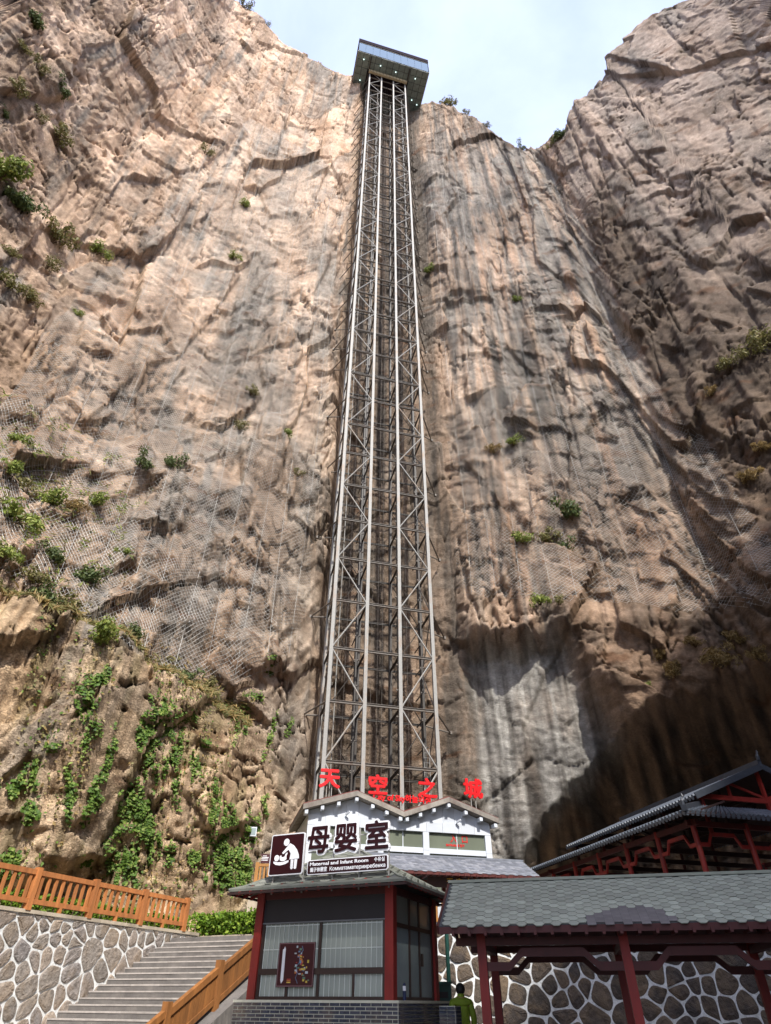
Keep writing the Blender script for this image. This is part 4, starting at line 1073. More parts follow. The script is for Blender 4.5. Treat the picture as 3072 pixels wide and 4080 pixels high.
# upper posts and trusses
ux0, ux1, uy0, uy1 = 2.6, 9.6, 1.9, 13.2
for y in (uy0, 4.7, 7.6, 10.4, uy1):
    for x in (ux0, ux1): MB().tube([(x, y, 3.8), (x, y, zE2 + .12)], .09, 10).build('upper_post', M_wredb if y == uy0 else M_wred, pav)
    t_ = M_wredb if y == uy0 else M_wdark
    MB().bar((ux0 - .3, y, zE2 + .1), (ux1 + .3, y, zE2 + .1), .12, .2).build('truss_tie', t_, pav)
    MB().bar((6.1, y, 3.9), (6.1, y, zPk - .1), .14, .14, (0, 1, 0)).build('king_post', t_, pav)
    for s in (-1, 1):
        MB().bar((6.1, y, zE2 + .2), (6.1 + s * 2.1, y, zE2 + .85), .08, .1).build('truss_strut', t_, pav)
        MB().bar((6.1 + s * 1.9, y, zE2 + .2), (6.1 + s * 1.9, y, zE2 + .9), .1, .1, (0, 1, 0)).build('truss_post', t_, pav)
def tile_roof(p0, p1, top0, top1, pitch, namemat, sag=.0):
    """slab plus one barrel of tiles per column between an eave line p0-p1 and an upper line top0-top1"""
    p0, p1, top0, top1 = map(Vector, (p0, p1, top0, top1))
    th = Vector((0, 0, .07))
    MB().add([p0 - th, p1 - th, top1 - th, top0 - th, p0, p1, top1, top0], [(3, 2, 1, 0), (4, 5, 6, 7), (0, 1, 5, 4), (1, 2, 6, 5), (2, 3, 7, 6), (3, 0, 4, 7)]).build('roof_deck', M_wdark, pav)
    n = max(2, int((p1 - p0).length / pitch))
    for k in range(n):
        f = (k + .5) / n; a = p0.lerp(p1, f); b = top0.lerp(top1, f)
        d = (p1 - p0).normalized(); mb = MB(); m_ = 7
        up = d.cross(b - a); up = up if up.z > 0 else -up; up.normalize()
        ring = []
        steps = max(2, int((b - a).length / .3))
        for i in range(steps + 1):
            c = a.lerp(b, i / steps); lift = .02 * (1 if i % 2 else 0)
            for j in range(5):
                ang = math.pi * j / 4; mb.v.append(tuple(c + d * math.cos(ang) * pitch * .33 + up * (math.sin(ang) * pitch * .36 + lift)))
        for i in range(steps):
            for j in range(4): q = i * 5 + j; mb.f.append((q, q + 1, q + 6, q + 5))
        mb.f.append((4, 3, 2, 1, 0))
        # drip tile at the eave
        e = a - (b - a).normalized() * .03
        mb.add([e - d * pitch * .48 - up * .02, e - d * pitch * .22 - up * .13, e + d * pitch * .22 - up * .13, e + d * pitch * .48 - up * .02, e + up * .03], [(0, 1, 2, 3, 4)])
        obj('tile_column', mb.mesh('tile_column'), M_tile, pav)
# lower skirt: left, front, right slopes
tile_roof((0, 0, zE1), (0, LY1, zE1), (2.5, 2.0, zE1 + .78), (2.5, LY1, zE1 + .78), .235, M_tile)
tile_roof((0, 0, zE1), (12.2, 0, zE1), (2.5, 2.0, zE1 + .78), (9.7, 2.0, zE1 + .78), .235, M_tile)
# upper gable roof
tile_roof((2.0, 1.6, zE2), (2.0, 13.4, zE2), (6.1, 1.6, zPk), (6.1, 13.4, zPk), .235, M_tile)
tile_roof((10.2, 1.6, zE2), (10.2, 13.4, zE2), (6.1, 1.6, zPk), (6.1, 13.4, zPk), .235, M_tile)
MB().bar((6.1, 1.5, zPk + .12), (6.1, 13.4, zPk + .12), .22, .3).build('ridge', M_tiled, pav)
for s in (-1, 1):
    MB().bar((6.1, 1.5, zPk - .02), (6.1 + s * 4.1, 1.5, zE2 - .02), .06, .26, (0, 0, 1)).build('barge_board', M_tiled, pav)
MB().bar((-.05, -.05, zE1 + .12), (2.5, 2.0, zE1 + .9), .2, .22).build('hip_ridge', M_tiled, pav)
for p in ((-.02, -.02, zE1 + .2), (6.1, 1.5, zPk + .25)):
    MB().tube([p, (p[0], p[1], p[2] + .18), (p[0] + .03, p[1], p[2] + .3), (p[0] + .08, p[1], p[2] + .36), (p[0] + .06, p[1], p[2] + .48)], [.07, .09, .04, .06, .015], 8).build('ridge_finial', M_tiled, pav)
for k in range(26):
    y = .4 + k * .6
    MB().bar((.1, y, zE1 - .1), (2.4, y + 0, zE1 + .62), .07, .08).build('rafter', M_wdark, pav)
for x in (3.4, 4.7, 7.5, 8.8):
    z = zE2 + (zPk - zE2) * (1 - abs(x - 6.1) / 4.1) - .16
    MB().bar((x, 1.7, z), (x, 13.3, z), .1, .12).build('purlin', M_wdark, pav)

# ================================================================== RUBBLE WALLS with white pointing
def voronoi(pts, W, H):
    """cells of points clipped to the rectangle W x H"""
    cells = []
    P = np.array(pts)
    for i, p in enumerate(P):
        poly = [(0, 0), (W, 0), (W, H), (0, H)]
        d = ((P - p) ** 2 * np.array([1, 1.0])).sum(1); near = np.argsort(d)[1:22]
        for q in P[near]:
            m = (p + q) / 2; nrm = q - p; out = []
            for k in range(len(poly)):
                a, b = poly[k], poly[(k + 1) % len(poly)]
                da = (a[0] - m[0]) * nrm[0] + (a[1] - m[1]) * nrm[1]; db = (b[0] - m[0]) * nrm[0] + (b[1] - m[1]) * nrm[1]
                if da <= 0: out.append(a)
                if (da < 0) != (db < 0) and da != db: t = da / (da - db); out.append((a[0] + t * (b[0] - a[0]), a[1] + t * (b[1] - a[1])))
            poly = out
            if len(poly) < 3: break
        if len(poly) >= 3: cells.append(poly)
    return cells
def shrink_round(poly, g):
    c = np.array(poly).mean(0); n = len(poly); q = []
    A = np.array(poly)
    for i in range(n):        # inset every side by g
        a, b = A[i], A[(i + 1) % n]; e = b - a; L = np.hypot(*e)
        if L < 1e-4: continue
        nn = np.array([-e[1], e[0]]) / L
        if np.dot(c - a, nn) < 0: nn = -nn
        q.append((a + nn * g, e / L))
    out = []
    m = len(q)
    for i in range(m):
        (p, d), (r, f) = q[i - 1], q[i]; det = d[0] * f[1] - d[1] * f[0]
        if abs(det) < 1e-3: out.append(r); continue
        t = ((r[0] - p[0]) * f[1] - (r[1] - p[1]) * f[0]) / det; out.append(p + d * t)
    pl = np.array(out)
    for k_ in (.8, .75):        # round the corners
        nx_ = np.roll(pl, -1, 0); pl = np.stack([pl * k_ + nx_ * (1 - k_), pl * (1 - k_) + nx_ * k_], 1).reshape(-1, 2)
    return pl
def stone_mat(name, tones):
    N = Nodes(name); oi = N.n('ShaderNodeObjectInfo')
    base = N.ramp(oi.outputs['Random'], [(i / (len(tones) - 1), rgb(t)) for i, t in enumerate(tones)])
    v = N.world(); a = N.noise(v, 7, 8, .7); b = N.noise(v, 2.2, 5, .6)
    col = N.mix(1.0, base, N.ramp(a, [(.28, (.45, .43, .41, 1)), (.55, (1, 1, 1, 1)), (.8, (1.5, 1.4, 1.3, 1))]), 'MULTIPLY')
    col = N.mix(N.ramp(b, [(.45, 0), (.72, .6)]), col, rgb('#8f7a60'))
    N.bump(N.math('ADD', a, b), .9, .07); return N.out(col, .92)
M_stoneR = stone_mat('shaded_field_stone', ['#46403b', '#574f48', '#504843', '#695d50', '#4a4543', '#756552'])  # darker copy of the rubble, the shade on this wall put into colour
M_stoneL = stone_mat('sunlit_field_stone', ['#8f877e', '#9a9187', '#827c75', '#a99b8c', '#8b8683', '#9b8f83'])  # lighter copy of the rubble, the sun on this wall put into colour
N = Nodes('white_pointing'); a_ = N.noise(N.world(), 14, 6, .7); N.bump(a_, .6, .02)
M_point = N.out(N.mix(N.ramp(N.noise(N.world(), 1.4, 6, .7), [(.52, 0), (.75, .6)]), N.ramp(a_, [(.25, rgb('#bcbebc')), (.6, rgb('#eceeec'))]), rgb('#87847c')), .85)
def rubble_wall(name, label, p0, p1, z0, z1, size, mat, seed, cap=True, vis=None, bulge=.035):
    """wall face from p0 to p1 (plan), seen from the side where p0->p1 runs to the right"""
    p0, p1 = Vector((*p0, 0)), Vector((*p1, 0)); L = (p1 - p0).length; H = z1 - z0
    ang = math.atan2((p1 - p0).y, (p1 - p0).x)
    root = empty(name, p0 + Vector((0, 0, z0)), label, 'wall', None, ang)
    boxm((0, -.004, 0), (L, .75, H)).build('mortar_bed', M_point, root)
    r_ = random.Random(seed); pts = []
    tries = 0
    while tries < 30000 and len(pts) < 900:      # uneven dart throwing
        tries += 1
        p = (r_.uniform(-.2, L + .2), r_.uniform(-.15, H + .15)); s = size * r_.choice((.4, .55, .8, 1, 1.2, 1.5))
        if all((p[0] - q[0]) ** 2 + ((p[1] - q[1]) * 1.12) ** 2 > (.5 * (s + q[2])) ** 2 for q in pts): pts.append((*p, s))
        elif tries > 12000 and len(pts) > L * H / size / size * 1.55: break
    for poly in voronoi([(a, b) for a, b, _ in pts], L, H):
        A = np.array(poly); c = A.mean(0)
        if vis and not vis(*c): continue
        area = .5 * abs(np.dot(A[:, 0], np.roll(A[:, 1], 1)) - np.dot(A[:, 1], np.roll(A[:, 0], 1)))
        if area < .02: continue
        pl = shrink_round(poly, r_.uniform(.018, .03))
        cc = pl.mean(0)
        if np.min(np.linalg.norm(pl - cc, axis=1)) < .04: continue
        b = bulge * r_.uniform(.5, 1.2); mb = MB(); n = len(pl)
        tx, tz = r_.uniform(-.05, .05), r_.uniform(-.05, .05)
        rings = ((1.0, .02), (1.0, -.008), (.93, -.012 - b * .6), (.62, -.012 - b))
        for f, y in rings:
            for q in pl:
                d = (q - cc) * f; jit = 0 if f == 1 else r_.uniform(-.012, .012)
                mb.v.append((d[0], y + jit + (0 if f == 1 else tx * d[0] + tz * d[1]), d[1]))
        for k in range(3):
            for i in range(n): mb.f.append((k * n + i, k * n + (i + 1) % n, (k + 1) * n + (i + 1) % n, (k + 1) * n + i))
        mb.f.append(tuple(range(3 * n, 4 * n)))
        mb.build('stone', mat, root, T(cc[0], 0, cc[1]), smooth=False)
    if cap:
        k = 0.0
        while k < L - .2:
            w = min(r_.uniform(.6, 1.3), L - k); boxm((k + .012, -.06, H), (k + w - .012, .78, H + .09)).build('cap_stone', M_ret, root); k += w
    return root
YW = R(-12)
w0 = Vector((1.1, 24.6)); wd = Vector((math.cos(YW), math.sin(YW)))
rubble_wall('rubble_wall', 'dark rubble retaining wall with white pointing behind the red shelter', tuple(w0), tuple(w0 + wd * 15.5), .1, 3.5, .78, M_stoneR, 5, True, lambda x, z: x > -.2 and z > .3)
# left wall runs along the stairs
lw0 = Vector((-7.2, 28.0, 0)); 
def lw(s): return lw0 - sd * s
a_, b_ = lw(13.0), lw(-.2)
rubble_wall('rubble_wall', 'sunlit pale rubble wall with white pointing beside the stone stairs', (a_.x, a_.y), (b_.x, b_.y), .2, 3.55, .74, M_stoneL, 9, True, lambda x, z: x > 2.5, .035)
poly_slab('terrace', [(lw(13).x - .5, lw(13).y), (lw(-.2).x - .5, lw(-.2).y), (-8.0, 31), (-22, 42), (-30, 22)], -.4, 3.45, simple('terrace_soil', '#6a5a45', .95, .3, 3, bump=.5))

# ================================================================== STAIRS
M_step = simple('chiselled_stone', '#77736f', .9, .28, 7, (1, 1, 4), bump=.7, dirt='#55504c')
N = Nodes('chiselled_step'); wv = N.n('ShaderNodeTexWave'); wv.inputs['Scale'].default_value = 9; wv.inputs['Distortion'].default_value = 3.5; wv.inputs['Detail'].default_value = 3
N.l(N.coord((1, 1, .25)), wv.inputs['Vector']); big = N.noise(N.world(), 1.8, 6, .65)
oi = N.n('ShaderNodeObjectInfo')
col = N.ramp(big, [(.3, rgb('#54514f')), (.5, rgb('#6b6763')), (.72, rgb('#87817a'))])
col = N.mix(.3, col, N.ramp(wv.outputs['Fac'], [(.3, rgb('#55524f')), (.8, rgb('#9a948c'))]))
N.bump(N.math('ADD', wv.outputs['Fac'], big), .5, .02); M_step = N.out(col, .9)
M_nose = simple('lit_nosing', '#a8a199', .9, .25, 5, bump=.4)  # treads lighter than risers: sunlight on the tread edges put into colour
stairs = empty('stone_staircase', lw(0) + Vector((0, 0, 0)), 'broad flight of worn grey stone steps climbing beside the rubble wall', 'stairs', None, -AZ)
# local frame: x to the right along the treads, y up the flight
RISE, TREAD, SW = .155, .335, 5.05
n_st = 20; ytop = -1.05
for k in range(n_st):
    zt = 3.38 - k * RISE; y1 = ytop - k * TREAD
    me_ = SH.get('st')
    if k < 1: continue
    mb = MB()
    nseg = 10
    for i in range(nseg):        # slabs of a step butt unevenly
        pass
    mb.box((.04, -TREAD - .02, -RISE * 1.25), (SW + (1.6 if k < 9 else 0), .02, 0)) if False else mb.box((.04, -TREAD - .02, -RISE * 1.4), (SW, .02, 0))
    st = mb.build('step', M_step, stairs, T(0, y1, zt + random.uniform(-.006, .006)))
    x = .04
    while x < SW - .1:            # nosing slabs
        w = min(random.uniform(.8, 1.5), SW - x)
        boxm((x + .004, -TREAD - .032 + random.uniform(-.006, .006), -.03), (x + w - .004, .0, .006 + random.uniform(0, .004))).build('nosing', M_nose, st); x += w
boxm((.04, ytop - 6.9, -.4), (SW, ytop - TREAD, .2)).build('stair_core', M_step, stairs)
MB().add([(.05, ytop - 6.7, 0), (SW - .02, ytop - 6.7, 0), (SW - .02, ytop - .4, 0), (.05, ytop - .4, 0), (.05, ytop - 6.7, .05), (SW - .02, ytop - 6.7, .05), (SW - .02, ytop - .4, 2.95), (.05, ytop - .4, 2.95)],
         [(0, 3, 2, 1), (4, 5, 6, 7), (0, 1, 5, 4), (1, 2, 6, 5), (2, 3, 7, 6), (3, 0, 4, 7)]).build('stair_core', M_step, stairs)
boxm((.04, ytop - TREAD, 0), (9.0, 1.0, 3.385)).build('landing', M_step, stairs)
# pale kerb wall closing the landing
kerb = empty('kerb_wall', lw(0) + sd * 1.0 - sr * 1.15, 'low pale masonry kerb at the head of the stone stairs', 'wall', None, -AZ)
x = -.1
while x < 8.2:
    w = random.uniform(.45, .9); boxm((x, 0, 3.3), (x + w - .012, .4, 3.62 + random.uniform(-.012, .012))).build('block', M_ret, kerb); x += w

# ================================================================== TIMBER-LOOK FENCES
M_orange = simple('orange_timber', '#b2723f', .8, .34, 3, (2, 2, .35), bump=.35, dirt='#8d5a38')
M_amber = simple('amber_timber', '#a8763a', .6, .22, 3, (2, 2, .35), bump=.25)
M_brown = simple('brown_timber', '#8a5a2c', .75, .4, 3, (2, 2, .3), bump=.35, dirt='#5f4024')
def fence(label, p0, direction, posts, z, mat, nbal=8, h=1.0, group=None):
    """posts: distances along the direction; rails and balusters between neighbours"""
    d = Vector(direction).normalized(); ang = math.atan2(d.y, d.x)
    root = empty('timber_fence', Vector((p0[0], p0[1], z)), label, 'fence', group, ang)
    for s in posts: boxm((s - .085, -.085, 0), (s + .085, .085, h + .06)).build('post', mat, root)
    for a, b in zip(posts[:-1], posts[1:]):
        boxm((a + .085, -.06, h - .13), (b - .085, .06, h)).build('top_rail', mat, root)
        boxm((a + .085, -.05, .16), (b - .085, .05, .28)).build('bottom_rail', mat, root)
        boxm(((a + b) / 2 - .05, -.05, 0), ((a + b) / 2 + .05, .05, .16)).build('foot', mat, root)
        for k in range(nbal):
            x = a + .085 + (b - a - .17) * (k + .5) / nbal
            boxm((x - .045, -.032, .28), (x + .045, .032, h - .13)).build('baluster', mat, root)
    return root
fence('orange timber-look fence on top of the rubble wall beside the stairs', lw(15.1 + .0)[:2], sd, [15.1 - s for s in (14.99, 12.71, 10.33, 7.94, 5.56, 3.17, .78)][0:1] + [15.1 - 12.71, 15.1 - 10.33, 15.1 - 7.94, 15.1 - 5.56, 15.1 - 3.17, 15.1 - .78], 3.62, M_orange)
wn0 = w0 - wd * 2.2 + Vector((.12, .5))
fence('amber timber fence above the dark rubble wall between kiosk and shelter', wn0, (*wd, 0), [0, 2.2, 4.4, 6.6, 8.8, 11, 13.2], 3.6, M_amber, 9)
uf = at_y(1014, 3530, 35.2)
fence('amber timber fence on the upper terrace behind the nursing-room sign', (uf.x, 35.35), (1, .02, 0), [0, 1.95, 3.3], 6.1, M_amber, 9)

# stair railing: sloping, boarded
rl = lambda s, off=0: lw0 + sr * (SW + .12 + off) - sd * s
rail = empty('stair_railing', rl(8), 'brown boarded railing sloping up the stairs beside the kiosk', 'railing', None, -AZ)
slope = RISE / TREAD
def rz_(y): return 3.38 + (y - ytop) * slope            # tread line height at local y (origin at lw(8))
ry = lambda s: 8 - s
def step_z(s): return 3.38 - max(0, (s - 1.05)) * slope
posts = [1.6, 3.55, 5.5, 7.45, 9.4]
MB().add([(-.1, ry(10.2), 0), (.45, ry(10.2), 0), (.45, ry(1.0), 0), (-.1, ry(1.0), 0), (-.1, ry(10.2), step_z(10.2) + .12), (.45, ry(10.2), step_z(10.2) + .12), (.45, ry(1.0), step_z(1.05) + .12), (-.1, ry(1.0), step_z(1.05) + .12)],
         [(0, 3, 2, 1), (4, 5, 6, 7), (0, 1, 5, 4), (1, 2, 6, 5), (2, 3, 7, 6), (3, 0, 4, 7)]).build('stringer', M_step, rail)
for s in posts: boxm((-.02, ry(s) - .09, step_z(s) + .05), (.16, ry(s) + .09, step_z(s) + 1.18)).build('post', M_brown, rail)
for a, b in zip(posts[:-1], posts[1:]):
    pa, pb = Vector((.07, ry(a) - .09, step_z(a) + .05)), Vector((.07, ry(b) + .09, step_z(b) - .05 + .05))
    for hh, t, w in ((.93, .14, .13), (.26, .12, .1)):
        MB().bar(pa + Vector((0, 0, hh - .04)), pb + Vector((0, 0, hh + .04)), w, t).build('rail', M_brown, rail)
    for k in range(9):
        f = (k + .5) / 9; p = pa.lerp(pb, f); sl = (pb - pa).z / (pb - pa).y
        hw = .085
        MB().add([(p.x + dx, p.y + dy, p.z + zz + sl * dy) for dx in (-.02, .02) for dy, zz in ((-hw, .31), (hw, .31), (hw, .86), (-hw, .86))],
                 [(0, 1, 2, 3), (7, 6, 5, 4), (0, 4, 5, 1), (1, 5, 6, 2), (2, 6, 7, 3), (3, 7, 4, 0)]).build('board', M_brown, rail)

# clipped hedge behind the kerb and along the fence
def hedge(label, path, width, z0, h, n):
    root = empty('hedge', (path[0][0], path[0][1], z0), label, 'hedge', 'hedges on the left terrace')
    P = np.array(path); seg = np.linalg.norm(np.diff(P, axis=0), axis=1); t = rng.random(n) * seg.sum()
    cs = np.concatenate([[0], np.cumsum(seg)]); X = np.interp(t, cs, P[:, 0]); Y = np.interp(t, cs, P[:, 1])
    hh = h * (.85 + .25 * fbm(t / .9, t * 0, 77, 3) + .1 * rng.random(n))
    zz = hh * rng.random(n) ** .6; a = rng.normal(0, width * .4, n)
    C = np.stack([X + a * .5 - path[0][0], Y + a - path[0][1], zz], -1)
    obj('foliage', leaves('foliage', C, rng.normal(size=(n, 3)) + np.array([.1, -.6, .9]), .13, M_hedge, .7), None, root)
    mb = MB()
    for k in range(int(seg.sum() / .4)):
        x, y = np.interp(k * .4, cs, P[:, 0]) - path[0][0], np.interp(k * .4, cs, P[:, 1]) - path[0][1]
        mb.tube([(x, y, 0), (x + .05, y, h * .6)], .02, 5)
    prop(mb.build('stems', M_stem, root), kind='stuff')
k0, k1 = lw(0) + sd * 1.9 - sr * 1.3, lw(0) + sd * 1.9 + sr * 4.6
hedge('bright clipped hedge behind the pale kerb at the stair head', [(k0.x, k0.y), (k1.x, k1.y)], .8, 3.5, 1.0, 9000)
h0, h1 = lw(-.5) - sr * .8, lw(10) - sr * .8
hedge('low hedge growing behind the orange fence', [(h0.x, h0.y), (h1.x, h1.y)], .5, 3.45, .75, 3600)

# ================================================================== OPEN SHELTER in front of the dark wall
YS = R(-14)
fx = Vector((math.cos(YS), math.sin(YS), 0)); fy = Vector((-math.sin(YS), math.cos(YS), 0))
SO = Vector((2.14, 16.0, .2))
sh = empty('open_shelter', SO, 'open shelter with red posts and grey-green hexagonal shingle roof', 'shelter', None, YS)
eZ, rZ_, eY, rY = 2.62, 3.66, -.68, 1.25
xs_ = [0, 2.95, 5.9, 8.85]
for x in xs_:
    for y in (0, 2.5): boxm((x - .09, y - .09, 0), (x + .09, y + .09, 2.62)).build('post', M_wredb, sh)
for y in (0, 2.5):
    for a, b in zip(xs_[:-1], xs_[1:]): lattice_beam(sh, (a + .09, y, 0), (b - .09, y, 0), 2.24, 2.0, w=.1, h=.15)
    boxm((-.55, y - .07, 2.36), (9.4, y + .07, 2.5)).build('wall_plate', M_wred, sh)
for x in xs_: boxm((x - .07, .09, 2.30), (x + .07, 2.41, 2.44)).build('tie_beam', M_wred, sh)
for x in xs_: boxm((x - .06, 1.19, 2.44), (x + .06, 1.31, 3.5)).build('king_post', M_wred, sh)
XY = Matrix(((0, 1, 0, 0), (1, 0, 0, 0), (0, 0, 1, 0), (0, 0, 0, 1)))
for yy in (eY, 2 * rY - eY):
    MB().prism([(yy, eZ), (rY, rZ_), (rY, rZ_ + .05), (yy, eZ + .05)], -.82, 9.5, XY).build('roof_deck', M_under, sh)
    MB().prism([(yy * .97, eZ - .03), (rY, rZ_ - .03), (rY, rZ_ - .005), (yy * .97, eZ - .005)], -.8, 9.45, XY).build('roof_lining', M_wred, sh)
SL2 = math.hypot(rY - eY, rZ_ - eZ)
pdk = at_plane(2500, 3625, SO + Matrix.Rotation(YS, 3, 'Z') @ Vector((0, eY, eZ + .05)), Matrix.Rotation(YS, 3, 'Z') @ Vector((0, -(rZ_ - eZ), rY - eY)))
pdl = Matrix.Rotation(YS, 3, 'Z').transposed() @ (pdk - SO)
pdx, pdy = pdl.x + .82, 0
def darkpatch(x, y): return ((x - pdx) / .85) ** 2 + ((y - .02) / .62) ** 2 < 1
shingles(sh, slope_frame((-.82, eY, eZ + .055), (1, 0, 0), (0, rY - eY, rZ_ - eZ)), lambda x, y: .06 < x < 10.25 and y < SL2 - .02, 10.32, SL2, .235, .2, M_sh, 300, (darkpatch, M_shd))
# the rest of the dark patch is covered by the shared field; ridge and eaves
boxm((-.84, rY - .09, rZ_ + .04), (9.52, rY + .09, rZ_ + .1)).build('ridge_cap', M_sh[2], sh)
boxm((-.8, eY - .03, eZ - .09), (9.45, eY + .01, eZ + .03)).build('eave_board', M_wred, sh)
for x in (-.83, 9.48):
    for yy in (eY, 2 * rY - eY): MB().bar((x, yy, eZ - .02), (x, rY, rZ_ - .02), .05, .16, (0, 0, 1)).build('barge_board', M_wred, sh)
for k in range(29): obj('rafter_end', SH.setdefault('re2', boxm((-.03, eY - .08, eZ - .13), (.03, eY + .5, eZ - .05)).mesh('rafter_end')), M_wred, sh, T(-.5 + k * .34, 0, 0))

# ================================================================== KIOSK
YK = R(-24)
KO = Vector((.17, 16.0, .2)) - Vector((math.cos(YK), math.sin(YK), 0)) * 3.4      # front-left corner post
kio = empty('kiosk', KO, 'small glazed kiosk with red posts and pyramid roof on a brick plinth', 'kiosk', None, YK)
KW, KD, KZ = 3.4, 2.6, 1.40        # plinth top is KZ above ground
M_brick = stone_mat('blue_grey_brick', ['#474b58', '#50545f', '#434754', '#555963'])
M_joint = simple('pale_joint', '#cfcdb8', .9, .15, 6)
M_frame = simple('brown_window_frame', '#3a2a22', .5, .2, 4)
M_board = simple('dark_board', '#231f20', .6, .15, 2)
M_curt = simple('curtain', '#aeb5ab', .9, .12, 6, (6, 6, .4))
M_bar = simple('white_bar', '#d6dcd6', .5, .05, 3)
M_kglass = film_glass('kiosk_glass', '#b3bcb2', .78, .12)
boxm((-.28, -.28, 0), (KW + .28, KD + .28, KZ - .012)).build('plinth_core', M_joint, kio)
boxm((-.30, -.30, KZ - .01), (KW + .30, KD + .30, KZ + .035)).build('plinth_cap', M_joint, kio)
bm_ = boxm((.009, -.012, .008), (.231, .0, .056)).mesh('brick'); bm_.materials.append(M_brick)
bh = boxm((.009, -.012, .008), (.111, .0, .056)).mesh('brick'); bh.materials.append(M_brick)
for r_ in range(13):
    z = KZ - .068 - r_ * .064
    for face, L, M in ((0, KW + .56, T(-.28, -.281, z)), (1, KD + .56, T(KW + .281, -.28, z) @ RZ(math.pi / 2))):
        x = 0.0; k = 0
        if r_ % 2: obj('brick', bh, None, kio, M @ T(0, 0, 0)); x = .12
        while x + .24 <= L + .001: obj('brick', bm_, None, kio, M @ T(x, 0, 0)); x += .24
        if L - x > .11: obj('brick', bh, None, kio, M @ T(x, 0, 0))
PH = 2.02                           # post height above the plinth
z0 = KZ + .035
for x, y in ((0, 0), (KW, 0), (KW, KD), (0, KD)):
    boxm((x - .1, y - .1, z0), (x + .1, y + .1, z0 + PH)).build('post', M_wredb, kio)
for a, b in (((.1, 0), (KW - .1, 0)), ((.1, KD), (KW - .1, KD))): boxm((a[0], a[1] - .07, z0 + PH - .14), (b[0], b[1] + .07, z0 + PH)).build('head_beam', M_wred, kio)
for x in (0, KW): boxm((x - .07, .1, z0 + PH - .14), (x + .07, KD - .1, z0 + PH)).build('head_beam', M_wred, kio)
sb = boxm((.1, -.04, z0 + PH - .60), (KW - .1, .02, z0 + PH - .14)).build('sign_board', M_board, kio)
boxm((.1, -.06, z0 + PH - .63), (KW - .1, .02, z0 + PH - .602)).build('board_trim', simple('grey_trim', '#6d6f70', .5, .1, 3), kio)
# front glazing
zt, zm, zb2 = z0 + PH - .635, z0 + .50, z0 + .06
xm = KW * .5 - .03
def pane(parent_name, a, b, c, d, y=.0, M=None):
    return boxm((a, y - .008, c), (b, y + .008, d)).build('window_pane', M_kglass, kio, M)
boxm((.1, -.05, z0), (KW - .1, .04, z0 + .06)).build('window_frame', M_frame, kio)
boxm((.1, -.05, zm - .06), (KW - .1, .04, zm + .05)).build('window_frame', M_frame, kio)
for x in (.1, xm - .035, KW - .17): boxm((x, -.045, z0 + .06), (x + .07, .035, zt)).build('window_frame', M_frame, kio)
for x in (xm * .5 + .05, xm + (KW - xm) * .5): boxm((x - .03, -.04, z0 + .06), (x + .03, .03, zm - .06)).build('window_frame', M_frame, kio)
for a, b in ((.17, xm - .035), (xm + .035, KW - .17)): pane('', a, b, zm + .05, zt)
for a, b in ((.17, xm * .5 + .02), (xm * .5 + .08, xm - .035), (xm + .035, xm + (KW - xm) * .5 - .03), (xm + (KW - xm) * .5 + .03, KW - .17)): pane('', a, b, z0 + .06, zm - .06)
boxm((.12, .16, z0 + .02), (KW - .12, .18, zt - .16)).build('curtain', M_curt, kio)
for k in range(25):
    x = .2 + k * (KW - .4) / 24; boxm((x - .005, -.03, z0 + .06), (x + .005, -.02, zt)).build('window_bar', M_bar, kio)
for z in (zm + .40, zm + .85): boxm((.15, -.02, z - .008), (KW - .15, -.01, z + .008)).build('window_bar', M_bar, kio)
boxm((.1, .2, z0), (KW - .1, KD - .05, z0 + .02)).build('floor', M_frame, kio)
boxm((-.02, .1, z0), (.02, KD - .1, z0 + PH - .14)).build('side_wall', M_frame, kio)
boxm((.1, KD - .02, z0), (KW - .1, KD + .02, z0 + PH - .14)).build('side_wall', M_frame, kio)
# right side: door leaves and transom lights
for y in (.1, .98, 1.6, KD - .17): boxm((KW - .04, y, z0), (KW + .04, y + .07, z0 + PH - .14)).build('window_frame', M_frame, kio)
boxm((KW - .04, .17, z0 + 1.28), (KW + .04, KD - .17, z0 + 1.36)).build('window_frame', M_frame, kio)
boxm((KW - .04, .17, z0), (KW + .04, KD - .17, z0 + .06)).build('window_frame', M_frame, kio)
M_frost = simple('frosted_glass', '#8b9a9a', .25, .1, 3)
for a, b in ((.17, .98), (1.05, 1.6), (1.67, KD - .17)):
    boxm((KW - .012, a, z0 + .06), (KW + .012, b, z0 + 1.28)).build('door_leaf', M_frost, kio)
    boxm((KW - .008, a, z0 + 1.36), (KW + .008, b, z0 + PH - .14)).build('window_pane', M_kglass, kio)
boxm((KW + .013, 1.75, z0 + .62), (KW + .05, 1.83, z0 + .86)).build('door_handle', M_frame, kio)
for k in range(5): boxm((KW - .06, .3 + k * .13, z0 + 1.37), (KW - .04, .32 + k * .13, z0 + PH - .15)).build('window_bar', M_frame, kio)
boxm((KW - .06, .2, z0 + 1.55), (KW - .04, .96, z0 + 1.57)).build('window_bar', M_frame, kio)
